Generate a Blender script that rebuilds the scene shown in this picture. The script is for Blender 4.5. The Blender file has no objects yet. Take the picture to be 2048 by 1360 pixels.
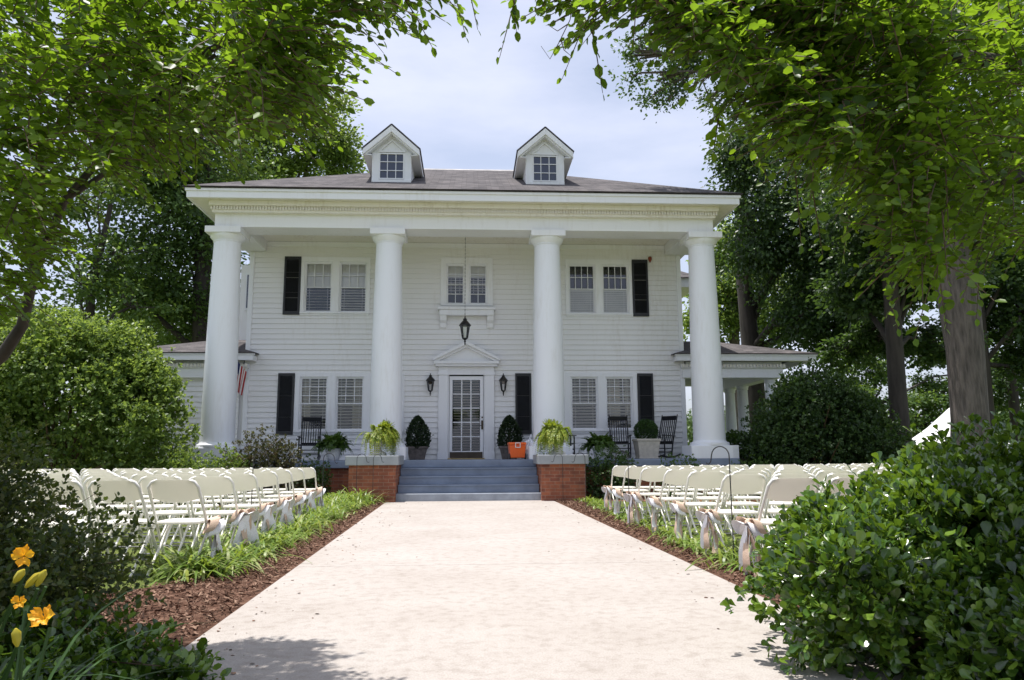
import bpy, math, random
import numpy as np
from mathutils import Vector, Matrix
R = math.radians
random.seed(7)
rng = np.random.default_rng(11)
sc = bpy.context.scene
col = sc.collection

# ------------------------------------------------------------------ camera
FPX, PITCH, YAW, ROLL, EYE = 1506.0, R(8.63), R(3.24), R(0.31), Vector((0.086, 0, 0.98))
fw = Vector((math.sin(YAW)*math.cos(PITCH), math.cos(YAW)*math.cos(PITCH), math.sin(PITCH)))
rt0 = Vector((math.cos(YAW), -math.sin(YAW), 0)); up0 = rt0.cross(fw)
rt = rt0*math.cos(ROLL) - up0*math.sin(ROLL); up = rt0*math.sin(ROLL) + up0*math.cos(ROLL)
cd = bpy.data.cameras.new('camera'); cam = bpy.data.objects.new('camera', cd); col.objects.link(cam)
M3 = Matrix((rt, up, -fw)).transposed()
cam.matrix_world = Matrix.Translation(EYE) @ M3.to_4x4()
cd.sensor_fit = 'HORIZONTAL'; cd.sensor_width = 36; cd.lens = 36*FPX/2048
cd.clip_start = 0.05; cd.clip_end = 2000
sc.camera = cam

def at(x, y, Y):
    """the point of the plane at depth Y that the photo pixel x, y looks at"""
    d = fw + rt*((x-1024)/FPX) - up*((y-680)/FPX)
    return EYE + d*((Y-EYE.y)/d.y)
def ground_at(x, y, Z=0.0):
    d = fw + rt*((x-1024)/FPX) - up*((y-680)/FPX)
    return EYE + d*((Z-EYE.z)/d.z)
def pix(p):
    d = Vector(p)-EYE; z = d.dot(fw)
    return 1024+FPX*d.dot(rt)/z, 680-FPX*d.dot(up)/z

# ------------------------------------------------------------------ light
SUN = Vector((-0.15, 0.085, 0.98)).normalized()          # towards the sun: very high, a little behind the house
elev = math.asin(SUN.z); azim = math.atan2(SUN.x, SUN.y)
w = bpy.data.worlds.new('World'); sc.world = w; w.use_nodes = True
nt = w.node_tree; nt.nodes.clear()
out = nt.nodes.new('ShaderNodeOutputWorld'); bg = nt.nodes.new('ShaderNodeBackground')
sky = nt.nodes.new('ShaderNodeTexSky'); sky.sky_type = 'NISHITA'; sky.sun_disc = False
sky.sun_elevation = elev; sky.sun_rotation = azim; sky.air_density = 1.0; sky.dust_density = 2.5; sky.ozone_density = 1.5
tc = nt.nodes.new('ShaderNodeTexCoord'); mp = nt.nodes.new('ShaderNodeMapping'); mp.inputs['Scale'].default_value = (1.2, 1.2, 4.0)
nz = nt.nodes.new('ShaderNodeTexNoise'); nz.inputs['Scale'].default_value = 1.6; nz.inputs['Detail'].default_value = 7; nz.inputs['Roughness'].default_value = .55
rp = nt.nodes.new('ShaderNodeValToRGB'); rp.color_ramp.elements[0].position = .42; rp.color_ramp.elements[1].position = .74
rp.color_ramp.elements[0].color = (.42, .42, .42, 1); rp.color_ramp.elements[1].color = (.92, .92, .92, 1)
mx = nt.nodes.new('ShaderNodeMixRGB'); mx.inputs['Color2'].default_value = (5.6, 5.85, 7.0, 1)
nt.links.new(tc.outputs['Generated'], mp.inputs['Vector']); nt.links.new(mp.outputs[0], nz.inputs['Vector'])
nt.links.new(nz.outputs['Fac'], rp.inputs['Fac']); nt.links.new(rp.outputs['Color'], mx.inputs['Fac'])
nt.links.new(sky.outputs[0], mx.inputs['Color1']); nt.links.new(mx.outputs[0], bg.inputs['Color'])
bg.inputs['Strength'].default_value = 0.10
nt.links.new(bg.outputs[0], out.inputs['Surface'])
sl = bpy.data.lights.new('sun', 'SUN'); so = bpy.data.objects.new('sun', sl); col.objects.link(so)
sl.energy = 4.0; sl.angle = R(0.53); sl.color = (1.0, .96, .905)
so.rotation_euler = (-SUN).to_track_quat('-Z', 'Y').to_euler(); so.location = (0, 0, 40)
vs = sc.view_settings; vs.view_transform = 'Standard'; vs.look = 'None'; vs.gamma = 1; vs.use_curve_mapping = False
vs.exposure = 0.74
sc.cycles.max_bounces = 8; sc.cycles.transparent_max_bounces = 10; sc.cycles.sample_clamp_indirect = 6

# ------------------------------------------------------------------ materials
def new_mat(name):
    m = bpy.data.materials.new(name); m.use_nodes = True
    n = m.node_tree; b = n.nodes['Principled BSDF']; return m, n, b
def L(n, a, b): n.links.new(a, b)
def node(n, t, **kw):
    x = n.nodes.new(t)
    for k, v in kw.items(): setattr(x, k, v)
    return x
def ramp(n, stops):
    r = node(n, 'ShaderNodeValToRGB'); e = r.color_ramp.elements
    while len(e) < len(stops): e.new(.5)
    for i, (p, c) in enumerate(stops):
        e[i].position = p; e[i].color = (*c, 1)
    return r
def noise(n, scale, detail=4, rough=.55, stretch=None, coord='Object'):
    t = node(n, 'ShaderNodeTexCoord'); m = node(n, 'ShaderNodeMapping')
    if stretch: m.inputs['Scale'].default_value = stretch
    z = node(n, 'ShaderNodeTexNoise'); z.inputs['Scale'].default_value = scale; z.inputs['Detail'].default_value = detail; z.inputs['Roughness'].default_value = rough
    L(n, t.outputs[coord], m.inputs['Vector']); L(n, m.outputs[0], z.inputs['Vector']); return z
def bump(n, b, src, strength, dist=.01):
    u = node(n, 'ShaderNodeBump'); u.inputs['Strength'].default_value = strength; u.inputs['Distance'].default_value = dist
    L(n, src, u.inputs['Height']); L(n, u.outputs[0], b.inputs['Normal'])
def simple(name, c, rough=.5, var=.12, scale=6, stretch=None, bmp=.0, spec=.5, metal=0, detail=4):
    m, n, b = new_mat(name); z = noise(n, scale, detail, .6, stretch)
    lo = tuple(v*(1-var) for v in c); hi = tuple(min(1, v*(1+var*.6)) for v in c)
    r = ramp(n, [(.3, lo), (.62, hi)]); L(n, z.outputs['Fac'], r.inputs['Fac']); L(n, r.outputs['Color'], b.inputs['Base Color'])
    b.inputs['Roughness'].default_value = rough; b.inputs['Specular IOR Level'].default_value = spec; b.inputs['Metallic'].default_value = metal
    if bmp: bump(n, b, z.outputs['Fac'], bmp)
    return m
def paint(name, c, dirt=(.45, .40, .30), amount=.35, rough=.45):
    """old white paint with streaks of dirt that run down it"""
    m, n, b = new_mat(name)
    z1 = noise(n, 1.3, 8, .62, (1.0, 1.0, .35)); z2 = noise(n, 9, 5, .6, (1.5, 1.5, .25))
    mu = node(n, 'ShaderNodeMath', operation='MULTIPLY'); L(n, z1.outputs['Fac'], mu.inputs[0]); L(n, z2.outputs['Fac'], mu.inputs[1])
    r = ramp(n, [(.26, (0, 0, 0)), (.46, (amount,)*3)]); L(n, mu.outputs[0], r.inputs['Fac'])
    mi = node(n, 'ShaderNodeMixRGB'); mi.inputs['Color1'].default_value = (*c, 1); mi.inputs['Color2'].default_value = (*dirt, 1)
    L(n, r.outputs['Color'], mi.inputs['Fac']); L(n, mi.outputs[0], b.inputs['Base Color']); b.inputs['Roughness'].default_value = rough
    bump(n, b, z2.outputs['Fac'], .08, .004); return m
def leafmat(name, cols, trans=.38, tcol=(.22, .34, .03), rough=.42, spec=.4):
    m, n, b = new_mat(name)
    g = node(n, 'ShaderNodeNewGeometry'); k = len(cols)
    r = ramp(n, [((i+.5)/k, c) for i, c in enumerate(cols)]); L(n, g.outputs['Random Per Island'], r.inputs['Fac'])
    L(n, r.outputs['Color'], b.inputs['Base Color']); b.inputs['Roughness'].default_value = rough; b.inputs['Specular IOR Level'].default_value = spec
    t = node(n, 'ShaderNodeBsdfTranslucent'); mi = node(n, 'ShaderNodeMixRGB', blend_type='MIX'); mi.inputs['Fac'].default_value = .6
    L(n, r.outputs['Color'], mi.inputs['Color1']); mi.inputs['Color2'].default_value = (*tcol, 1); L(n, mi.outputs[0], t.inputs['Color'])
    ms = node(n, 'ShaderNodeMixShader'); ms.inputs['Fac'].default_value = trans
    L(n, b.outputs[0], ms.inputs[1]); L(n, t.outputs[0], ms.inputs[2]); L(n, ms.outputs[0], n.nodes['Material Output'].inputs['Surface'])
    return m
M = {}
M['siding'] = paint('siding_paint', (.79, .785, .785), amount=.24)
M['trim'] = paint('trim_paint', (.805, .81, .835), amount=.22)
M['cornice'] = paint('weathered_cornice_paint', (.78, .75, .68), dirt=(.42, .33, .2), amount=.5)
M['column'] = paint('column_paint', (.82, .835, .87), amount=.18, rough=.45)
M['shutter'] = simple('black_shutter_paint', (.017, .018, .022), .5, .2, 5)
M['black'] = simple('black_metal', (.012, .011, .012), .35, .2, 20, spec=.5)
M['rocker'] = simple('black_rocker_paint', (.012, .013, .018), .38, .2, 12)
M['porchblue'] = simple('blue_grey_floor_paint', (.20, .245, .325), .45, .22, 2.2, bmp=.03, detail=8)
M['capgrey'] = simple('grey_cap_paint', (.31, .33, .345), .5, .15, 3)
M['conc_step'] = simple('pale_blue_step', (.29, .32, .365), .8, .2, 4, bmp=.2)
M['chair'] = simple('cream_chair_plastic', (.88, .86, .81), .38, .03, 3)
n = M['chair'].node_tree; tl = node(n, 'ShaderNodeBsdfTranslucent'); tl.inputs['Color'].default_value = (.92, .90, .84, 1); ms = node(n, 'ShaderNodeMixShader'); ms.inputs['Fac'].default_value = .32
L(n, n.nodes['Principled BSDF'].outputs[0], ms.inputs[1]); L(n, tl.outputs[0], ms.inputs[2]); L(n, ms.outputs[0], n.nodes['Material Output'].inputs['Surface'])
M['chairframe'] = simple('cream_chair_enamel', (.84, .82, .77), .35, .04, 8)
M['foot'] = simple('grey_rubber', (.2, .2, .2), .8)
M['steel'] = simple('grey_steel_rod', (.30, .30, .31), .4, metal=.6)
M['burlap'] = simple('burlap', (.62, .46, .35), .9, .25, 220, bmp=.4)
M['lace'] = simple('white_lace', (.84, .83, .86), .8, .15, 140, bmp=.3)
M['urn'] = simple('old_white_stone', (.66, .64, .60), .8, .22, 9, bmp=.25)
M['stonepot'] = simple('beige_stone_pot', (.48, .44, .37), .85, .15, 12, bmp=.2)
M['darkpot'] = simple('weathered_dark_pot', (.13, .11, .10), .8, .4, 12, bmp=.2)
M['basket'] = simple('white_wicker', (.68, .68, .70), .7, .15, 40, bmp=.4)
M['orange'] = simple('orange_plastic', (.80, .12, .012), .35, .05, 4)
M['whiteplastic'] = simple('white_plastic', (.75, .75, .73), .4, .05, 4)
M['bronze'] = simple('dark_bronze', (.06, .045, .035), .4, .2, 10, metal=.5)
M['brass'] = simple('dull_brass', (.35, .25, .10), .35, .2, 10, metal=.8)
M['bark'] = simple('grey_bark', (.105, .088, .078), .9, .62, 16, (1, 1, .14), 1.0, detail=12)
M['bark'].node_tree.nodes['Bump'].inputs['Distance'].default_value = .06
M['darkbark'] = simple('dark_bark', (.05, .042, .036), .9, .4, 9, (1, 1, .15), .8, detail=9)
M['twig'] = simple('brown_twig', (.10, .065, .04), .8, .3, 30)
M['canvas'] = simple('white_canvas', (.80, .79, .80), .8, .05, 2)
M['blind'] = simple('cream_blind', (.86, .84, .79), .5, .05, 3)
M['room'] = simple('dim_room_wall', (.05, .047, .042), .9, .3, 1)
M['greywood'] = simple('grey_weathered_wood', (.16, .15, .145), .9, .3, 8, (1, 1, .1))
M['curtain'] = simple('beige_curtain', (.55, .48, .36), .9, .1, 3)
M['rust'] = simple('rust_red_nest', (.22, .05, .025), .9, .3, 30)
M['dirt_clump'] = M['rust']

# glass
m, n, b = new_mat('window_glass'); o = n.nodes['Material Output']
gl = node(n, 'ShaderNodeBsdfGlossy'); gl.inputs['Roughness'].default_value = .02; gl.inputs['Color'].default_value = (.9, .93, 1, 1)
tr = node(n, 'ShaderNodeBsdfTransparent'); tr.inputs['Color'].default_value = (.95, .96, .96, 1)
fr = node(n, 'ShaderNodeFresnel'); fr.inputs['IOR'].default_value = 1.75
ms = node(n, 'ShaderNodeMixShader'); L(n, fr.outputs[0], ms.inputs['Fac']); L(n, tr.outputs[0], ms.inputs[1]); L(n, gl.outputs[0], ms.inputs[2]); L(n, ms.outputs[0], o.inputs['Surface'])
M['glass'] = m
m, n, b = new_mat('clear_plastic_film'); o = n.nodes['Material Output']
tr = node(n, 'ShaderNodeBsdfTransparent'); df = node(n, 'ShaderNodeBsdfDiffuse'); df.inputs['Color'].default_value = (.8, .83, .9, 1); gl = node(n, 'ShaderNodeBsdfGlossy'); gl.inputs['Roughness'].default_value = .15
a = node(n, 'ShaderNodeMixShader'); a.inputs['Fac'].default_value = .55; L(n, tr.outputs[0], a.inputs[1]); L(n, df.outputs[0], a.inputs[2])
a2 = node(n, 'ShaderNodeMixShader'); a2.inputs['Fac'].default_value = .2; L(n, a.outputs[0], a2.inputs[1]); L(n, gl.outputs[0], a2.inputs[2]); L(n, a2.outputs[0], o.inputs['Surface'])
M['film'] = m

# shingles
m, n, b = new_mat('grey_brown_shingles')
t = node(n, 'ShaderNodeTexCoord'); mpn = node(n, 'ShaderNodeMapping'); br = node(n, 'ShaderNodeTexBrick')
br.inputs['Scale'].default_value = 1; br.inputs['Brick Width'].default_value = .30; br.inputs['Row Height'].default_value = .125; br.inputs['Mortar Size'].default_value = .006
br.inputs['Color1'].default_value = (.118, .110, .113, 1); br.inputs['Color2'].default_value = (.062, .058, .062, 1); br.inputs['Mortar'].default_value = (.05, .045, .045, 1)
br.offset = .37; br.inputs['Bias'].default_value = -.1
L(n, t.outputs['UV'], mpn.inputs['Vector']); L(n, mpn.outputs[0], br.inputs['Vector'])
z = noise(n, 2.2, 9, .68); r = ramp(n, [(.32, (.60, .60, .62)), (.68, (1.3, 1.27, 1.25))]); L(n, z.outputs['Fac'], r.inputs['Fac'])
mi = node(n, 'ShaderNodeMixRGB', blend_type='MULTIPLY'); mi.inputs['Fac'].default_value = 1; L(n, br.outputs['Color'], mi.inputs['Color1']); L(n, r.outputs['Color'], mi.inputs['Color2'])
L(n, mi.outputs[0], b.inputs['Base Color']); b.inputs['Roughness'].default_value = .9; b.inputs['Specular IOR Level'].default_value = .2; bump(n, b, br.outputs['Fac'], -.6, .01)
M['shingle'] = m
# brick
m, n, b = new_mat('red_brick'); t = node(n, 'ShaderNodeTexCoord'); br = node(n, 'ShaderNodeTexBrick')
br.inputs['Scale'].default_value = 1; br.inputs['Brick Width'].default_value = .21; br.inputs['Row Height'].default_value = .072; br.inputs['Mortar Size'].default_value = .005
br.inputs['Color1'].default_value = (.32, .105, .05, 1); br.inputs['Color2'].default_value = (.16, .05, .032, 1); br.inputs['Mortar'].default_value = (.27, .17, .12, 1); br.inputs['Bias'].default_value = -.15
L(n, t.outputs['UV'], br.inputs['Vector']); z = noise(n, 5, 6); r = ramp(n, [(.3, (.7, .7, .7)), (.7, (1.25, 1.2, 1.15))]); L(n, z.outputs['Fac'], r.inputs['Fac'])
mi = node(n, 'ShaderNodeMixRGB', blend_type='MULTIPLY'); mi.inputs['Fac'].default_value = 1; L(n, br.outputs['Color'], mi.inputs['Color1']); L(n, r.outputs['Color'], mi.inputs['Color2'])
L(n, mi.outputs[0], b.inputs['Base Color']); b.inputs['Roughness'].default_value = .85; bump(n, b, br.outputs['Fac'], -.5, .008)
M['brick'] = m
# concrete path
m, n, b = new_mat('pale_concrete')
z1 = noise(n, .9, 8, .6); z2 = noise(n, 14, 8, .65); z3 = noise(n, 120, 3)
r1 = ramp(n, [(.3, (.365, .33, .302)), (.55, (.405, .372, .346)), (.74, (.425, .396, .372))]); L(n, z1.outputs['Fac'], r1.inputs['Fac'])
r2 = ramp(n, [(.32, (.82, .80, .78)), (.52, (1, 1, 1))]); L(n, z2.outputs['Fac'], r2.inputs['Fac'])
mi = node(n, 'ShaderNodeMixRGB', blend_type='MULTIPLY'); mi.inputs['Fac'].default_value = 1; L(n, r1.outputs['Color'], mi.inputs['Color1']); L(n, r2.outputs['Color'], mi.inputs['Color2'])
r3 = ramp(n, [(.42, (.86, .85, .84)), (.56, (1, 1, 1))]); L(n, z3.outputs['Fac'], r3.inputs['Fac'])
mi2 = node(n, 'ShaderNodeMixRGB', blend_type='MULTIPLY'); mi2.inputs['Fac'].default_value = 1; L(n, mi.outputs[0], mi2.inputs['Color1']); L(n, r3.outputs['Color'], mi2.inputs['Color2'])
L(n, mi2.outputs[0], b.inputs['Base Color']); b.inputs['Roughness'].default_value = .9; b.inputs['Specular IOR Level'].default_value = .2; bump(n, b, z2.outputs['Fac'], .25, .01)
M['concrete'] = m
# ground materials
def ground_mat(name, c1, c2, c3, s=3):
    m, n, b = new_mat(name); z1 = noise(n, s, 8, .65); z2 = noise(n, 45, 6, .7)
    mu = node(n, 'ShaderNodeMath', operation='MULTIPLY_ADD'); L(n, z1.outputs['Fac'], mu.inputs[0]); mu.inputs[1].default_value = .55
    m2 = node(n, 'ShaderNodeMath', operation='MULTIPLY'); L(n, z2.outputs['Fac'], m2.inputs[0]); m2.inputs[1].default_value = .45; L(n, m2.outputs[0], mu.inputs[2])
    r = ramp(n, [(.36, c1), (.5, c2), (.64, c3)]); L(n, mu.outputs[0], r.inputs['Fac']); L(n, r.outputs['Color'], b.inputs['Base Color'])
    b.inputs['Roughness'].default_value = 1; b.inputs['Specular IOR Level'].default_value = .1; bump(n, b, z2.outputs['Fac'], .8, .03); return m
M['lawn'] = ground_mat('lawn_ground', (.055, .075, .02), (.12, .155, .04), (.20, .215, .075), .7)
M['mulch'] = ground_mat('brown_mulch', (.045, .024, .016), (.12, .064, .044), (.21, .125, .088), 6)
M['straw'] = ground_mat('pine_straw', (.12, .05, .03), (.22, .105, .06), (.30, .16, .10), 6)
M['chips'] = leafmat('bark_chips', [(.045, .024, .016), (.11, .058, .04), (.17, .095, .066), (.27, .175, .125)], 0.0, rough=.9, spec=.15)
M['grass'] = leafmat('grass_blades', [(.09, .13, .025), (.15, .19, .05), (.21, .22, .08)], .3, (.25, .32, .06), .6, .2)
# leaves
M['crape'] = leafmat('crape_myrtle_leaf', [(.014, .042, .007), (.030, .078, .011), (.056, .122, .015), (.11, .20, .022)], .53, (.36, .56, .02))
M['oak'] = leafmat('dark_tree_leaf', [(.018, .042, .014), (.03, .064, .02), (.046, .09, .028), (.065, .12, .034)], .34, (.16, .28, .035))
M['midoak'] = leafmat('mid_green_tree_leaf', [(.035, .075, .02), (.05, .10, .026), (.075, .14, .036), (.10, .18, .045)], .40, (.26, .38, .045))
M['light_leaf'] = leafmat('light_tree_leaf', [(.05, .10, .022), (.085, .15, .03), (.13, .21, .045), (.18, .26, .06)], .48, (.38, .50, .07))
M['shrub'] = leafmat('glossy_shrub_leaf', [(.022, .052, .014), (.035, .08, .02), (.055, .115, .028), (.08, .15, .035)], .3, (.2, .32, .03), .38, .5)
M['hedge'] = leafmat('thick_glossy_leaf', [(.018, .048, .009), (.036, .088, .014), (.068, .145, .02), (.16, .26, .035)], .28, (.28, .44, .02), .22, .8)
M['nandina'] = leafmat('small_dark_leaf', [(.02, .038, .012), (.036, .062, .017), (.062, .095, .022), (.11, .12, .03)], .36, (.22, .3, .04))
M['reddish'] = leafmat('bronze_green_leaf', [(.028, .045, .015), (.05, .06, .02), (.075, .065, .025), (.06, .035, .022)], .3, (.2, .2, .04))
M['box'] = leafmat('boxwood_leaf', [(.018, .045, .012), (.03, .07, .018), (.045, .095, .022)], .25, (.12, .22, .02))
M['topiary'] = leafmat('dark_topiary_leaf', [(.012, .026, .012), (.02, .04, .016), (.03, .055, .02)], .2, (.08, .13, .02))
M['fern'] = leafmat('fern_green', [(.045, .095, .02), (.07, .14, .026), (.11, .19, .035)], .35, (.2, .34, .03))
M['limefern'] = leafmat('lime_fern', [(.13, .20, .02), (.20, .29, .03), (.30, .36, .04), (.38, .40, .06)], .4, (.5, .6, .05))
M['trail'] = leafmat('grey_trailing_leaf', [(.25, .30, .26), (.38, .42, .36), (.16, .22, .12)], .3, (.4, .5, .3))
M['liriope'] = leafmat('liriope_blade', [(.09, .16, .022), (.14, .24, .032), (.20, .31, .05), (.38, .42, .18)], .38, (.4, .5, .05), .4)
M['daylily_leaf'] = leafmat('daylily_blade', [(.02, .05, .012), (.035, .08, .02), (.05, .11, .025)], .35, (.16, .28, .03))
M['petal'] = leafmat('yellow_petal', [(.85, .45, .012), (.88, .52, .02), (.85, .38, .01)], .35, (.9, .45, .02), .5)
M['bud'] = leafmat('yellow_green_bud', [(.40, .36, .03), (.55, .42, .03)], .2, (.5, .5, .03))
M['woods'] = leafmat('far_wood_leaf', [(.03, .06, .02), (.05, .095, .028), (.075, .13, .038), (.10, .16, .05)], .3, (.2, .3, .05))

# ------------------------------------------------------------------ mesh helpers
def tag(o, label=None, cat=None, group=None, kind=None):
    if label: o['label'] = label
    if cat: o['category'] = cat
    if group: o['group'] = group
    if kind: o['kind'] = kind
    return o
def thing(name, label, cat, loc=(0, 0, 0), rz=0, group=None):
    o = bpy.data.objects.new(name, None); col.objects.link(o); o.location = loc; o.rotation_euler = (0, 0, rz); o.empty_display_size = .1
    return tag(o, label, cat, group)
def world_of(o): return o.matrix_basis.copy() if o.parent is None else world_of(o.parent) @ o.matrix_parent_inverse @ o.matrix_basis
def link(name, me, mat, parent=None, smooth=False, world=False):
    o = bpy.data.objects.new(name, me); col.objects.link(o)
    if mat is not None: me.materials.append(mat)
    if smooth: me.polygons.foreach_set('use_smooth', [True]*len(me.polygons))
    if parent is not None:
        o.parent = parent
        if world: o.matrix_parent_inverse = world_of(parent).inverted()
    return o
class MB:
    def __init__(s): s.v = []; s.f = []; s.uv = []
    def quad(s, *p):
        i = len(s.v); s.v += [tuple(q) for q in p]; s.f.append(tuple(range(i, i+len(p)))); return s
    def box(s, x0, x1, y0, y1, z0, z1, T=None):
        i = len(s.v); P = [(x, y, z) for z in (z0, z1) for y in (y0, y1) for x in (x0, x1)]
        if T is not None: P = [tuple(T @ Vector(p)) for p in P]
        s.v += P
        s.f += [tuple(i+k for k in q) for q in ((0, 2, 3, 1), (4, 5, 7, 6), (0, 1, 5, 4), (2, 6, 7, 3), (0, 4, 6, 2), (1, 3, 7, 5))]; return s
    def bar(s, p, q, wd, ht, upv=(0, 0, 1)):
        p = Vector(p); q = Vector(q); d = (q-p).normalized(); u = Vector(upv)
        a = d.cross(u)
        if a.length < 1e-4: a = d.cross(Vector((1, 0, 0)))
        a.normalize(); u = a.cross(d).normalized(); i = len(s.v)
        for c in (p, q):
            for sx, sz in ((-1, -1), (1, -1), (1, 1), (-1, 1)): s.v.append(tuple(c+a*(sx*wd/2)+u*(sz*ht/2)))
        s.f += [tuple(i+k for k in z) for z in ((0, 3, 2, 1), (4, 5, 6, 7), (0, 1, 5, 4), (1, 2, 6, 5), (2, 3, 7, 6), (3, 0, 4, 7))]; return s
    def tube(s, pts, rad, n=8, cap=True):
        pts = [Vector(p) for p in pts]; m = len(pts)
        if not hasattr(rad, '__len__'): rad = [rad]*m
        i0 = len(s.v); ref = None
        for k, p in enumerate(pts):
            d = (pts[min(k+1, m-1)]-pts[max(k-1, 0)]).normalized()
            if ref is None:
                ref = Vector((0, 0, 1)) if abs(d.z) < .9 else Vector((1, 0, 0))
            a = d.cross(ref).normalized(); b2 = a.cross(d); ref = b2
            for j in range(n):
                t = 2*math.pi*j/n; s.v.append(tuple(p+(a*math.cos(t)+b2*math.sin(t))*rad[k]))
        for k in range(m-1):
            for j in range(n):
                s.f.append((i0+k*n+j, i0+k*n+(j+1) % n, i0+(k+1)*n+(j+1) % n, i0+(k+1)*n+j))
        if cap: s.f.append(tuple(i0+j for j in range(n-1, -1, -1))); s.f.append(tuple(i0+(m-1)*n+j for j in range(n)))
        return s
    def lathe(s, prof, n=24, c=(0, 0, 0), squash=1.0):
        i0 = len(s.v)
        for r, z in prof:
            for j in range(n):
                t = 2*math.pi*j/n; s.v.append((c[0]+r*math.cos(t), c[1]+r*math.sin(t)*squash, c[2]+z))
        for k in range(len(prof)-1):
            for j in range(n): s.f.append((i0+k*n+j, i0+k*n+(j+1) % n, i0+(k+1)*n+(j+1) % n, i0+(k+1)*n+j))
        s.f.append(tuple(i0+j for j in range(n-1, -1, -1))); s.f.append(tuple(i0+(len(prof)-1)*n+j for j in range(n))); return s
    def prism(s, poly, y0, y1, axis='y'):
        """a polygon in (x, z) swept from y0 to y1 (or in (y, z) swept in x)"""
        i = len(s.v); k = len(poly)
        for yy in (y0, y1):
            for a, b2 in poly: s.v.append((a, yy, b2) if axis == 'y' else ((yy, a, b2) if axis == 'x' else (a, b2, yy)))
        s.f.append(tuple(range(i, i+k))); s.f.append(tuple(range(i+2*k-1, i+k-1, -1)))
        for j in range(k): s.f.append((i+j, i+k+j, i+k+(j+1) % k, i+(j+1) % k))
        return s
    def build(s, name, mat, parent=None, smooth=False, bevel=0, world=True, uv=False, fix=True):
        me = bpy.data.meshes.new(name); me.from_pydata(s.v, [], s.f); me.validate()
        if fix:
            import bmesh
            bm = bmesh.new(); bm.from_mesh(me); bmesh.ops.recalc_face_normals(bm, faces=bm.faces); bm.to_mesh(me); bm.free()
        if uv: box_uv(me)
        o = link(name, me, mat, parent, smooth, world)
        if bevel:
            bv = o.modifiers.new('bevel', 'BEVEL'); bv.width = bevel; bv.segments = 2; bv.limit_method = 'ANGLE'; bv.angle_limit = R(40)
        if smooth:
            try: me.set_sharp_from_angle(angle=R(45))
            except Exception: pass
        return o
def box_uv(me):
    """UVs in metres on each face's own plane: u level, v up the slope"""
    ul = me.uv_layers.new(name='UVMap')
    for p in me.polygons:
        nn = Vector(p.normal); u = Vector((0, 0, 1)).cross(nn)
        u = Vector((1, 0, 0)) if u.length < .05 else u.normalized()
        v = nn.cross(u)
        for li in p.loop_indices:
            c = me.vertices[me.loops[li].vertex_index].co; ul.data[li].uv = (c.dot(u)+.013, c.dot(v)+.017)
def copy_tree(o, parent=None):
    c = o.copy(); col.objects.link(c)
    if parent is not None: c.parent = parent
    for ch in list(o.children): copy_tree(ch, c)
    return c
def np_mesh(name, V, F):
    """V (n,3) float, F (m,k) int -> mesh, fast"""
    V = np.asarray(V, np.float32); F = np.asarray(F, np.int32); k = F.shape[1]
    me = bpy.data.meshes.new(name); me.vertices.add(len(V)); me.vertices.foreach_set('co', V.ravel())
    me.loops.add(F.size); me.loops.foreach_set('vertex_index', F.ravel()); me.polygons.add(len(F))
    me.polygons.foreach_set('loop_start', np.arange(0, F.size, k, dtype=np.int32))
    try: me.polygons.foreach_set('loop_total', np.full(len(F), k, np.int32))
    except Exception: pass
    me.update(calc_edges=True); return me
# leaf outlines: (along, across, up)
OVAL = (np.array([(0, 0, 0), (.32, .30, .06), (.72, .27, .05), (1, 0, -.06), (.72, -.27, .05), (.32, -.30, .06)], float), np.array([(0, 3, 2, 1), (0, 5, 4, 3)]))
OBOV = (np.array([(0, 0, 0), (.42, .20, .05), (.80, .33, .07), (1, 0, .0), (.80, -.33, .07), (.42, -.20, .05)], float), np.array([(0, 3, 2, 1), (0, 5, 4, 3)]))
OBOV = (np.array([(0, 0, 0), (.25, .09, .03), (.5, .21, .06), (.74, .30, .08), (.92, .22, .06), (1, 0, .01), (.92, -.22, .06), (.74, -.30, .08), (.5, -.21, .06), (.25, -.09, .03)], float), np.array([(0, 5, 2, 1), (5, 4, 3, 2), (0, 9, 8, 5), (5, 8, 7, 6)]))
DIAM = (np.array([(0, 0, 0), (.5, .33, .08), (1, 0, -.05), (.5, -.33, .08)], float), np.array([(0, 2, 1), (0, 3, 2)]))
def unit(a): return a/np.maximum(np.linalg.norm(a, axis=-1, keepdims=True), 1e-9)
def leaf_geo(pos, axis, nrm, size, shape):
    T, F = shape; pos = np.asarray(pos); N = len(pos)
    a = unit(axis); n2 = nrm-(nrm*a).sum(1, keepdims=True)*a; n2 = unit(n2); s = np.cross(n2, a)
    size = np.broadcast_to(np.asarray(size, float), (N,))[:, None, None]
    V = pos[:, None, :]+size*(T[None, :, 0:1]*a[:, None, :]+T[None, :, 1:2]*s[:, None, :]+T[None, :, 2:3]*n2[:, None, :])
    k = len(T); FF = F[None]+(np.arange(N)*k)[:, None, None]
    return V.reshape(-1, 3), FF.reshape(-1, F.shape[1])
def leaves(name, pos, axis, nrm, size, shape, mat, parent=None, world=True):
    V, F = leaf_geo(pos, axis, nrm, size, shape)
    return link(name, np_mesh(name, V, F), mat, parent, False, world)
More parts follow.
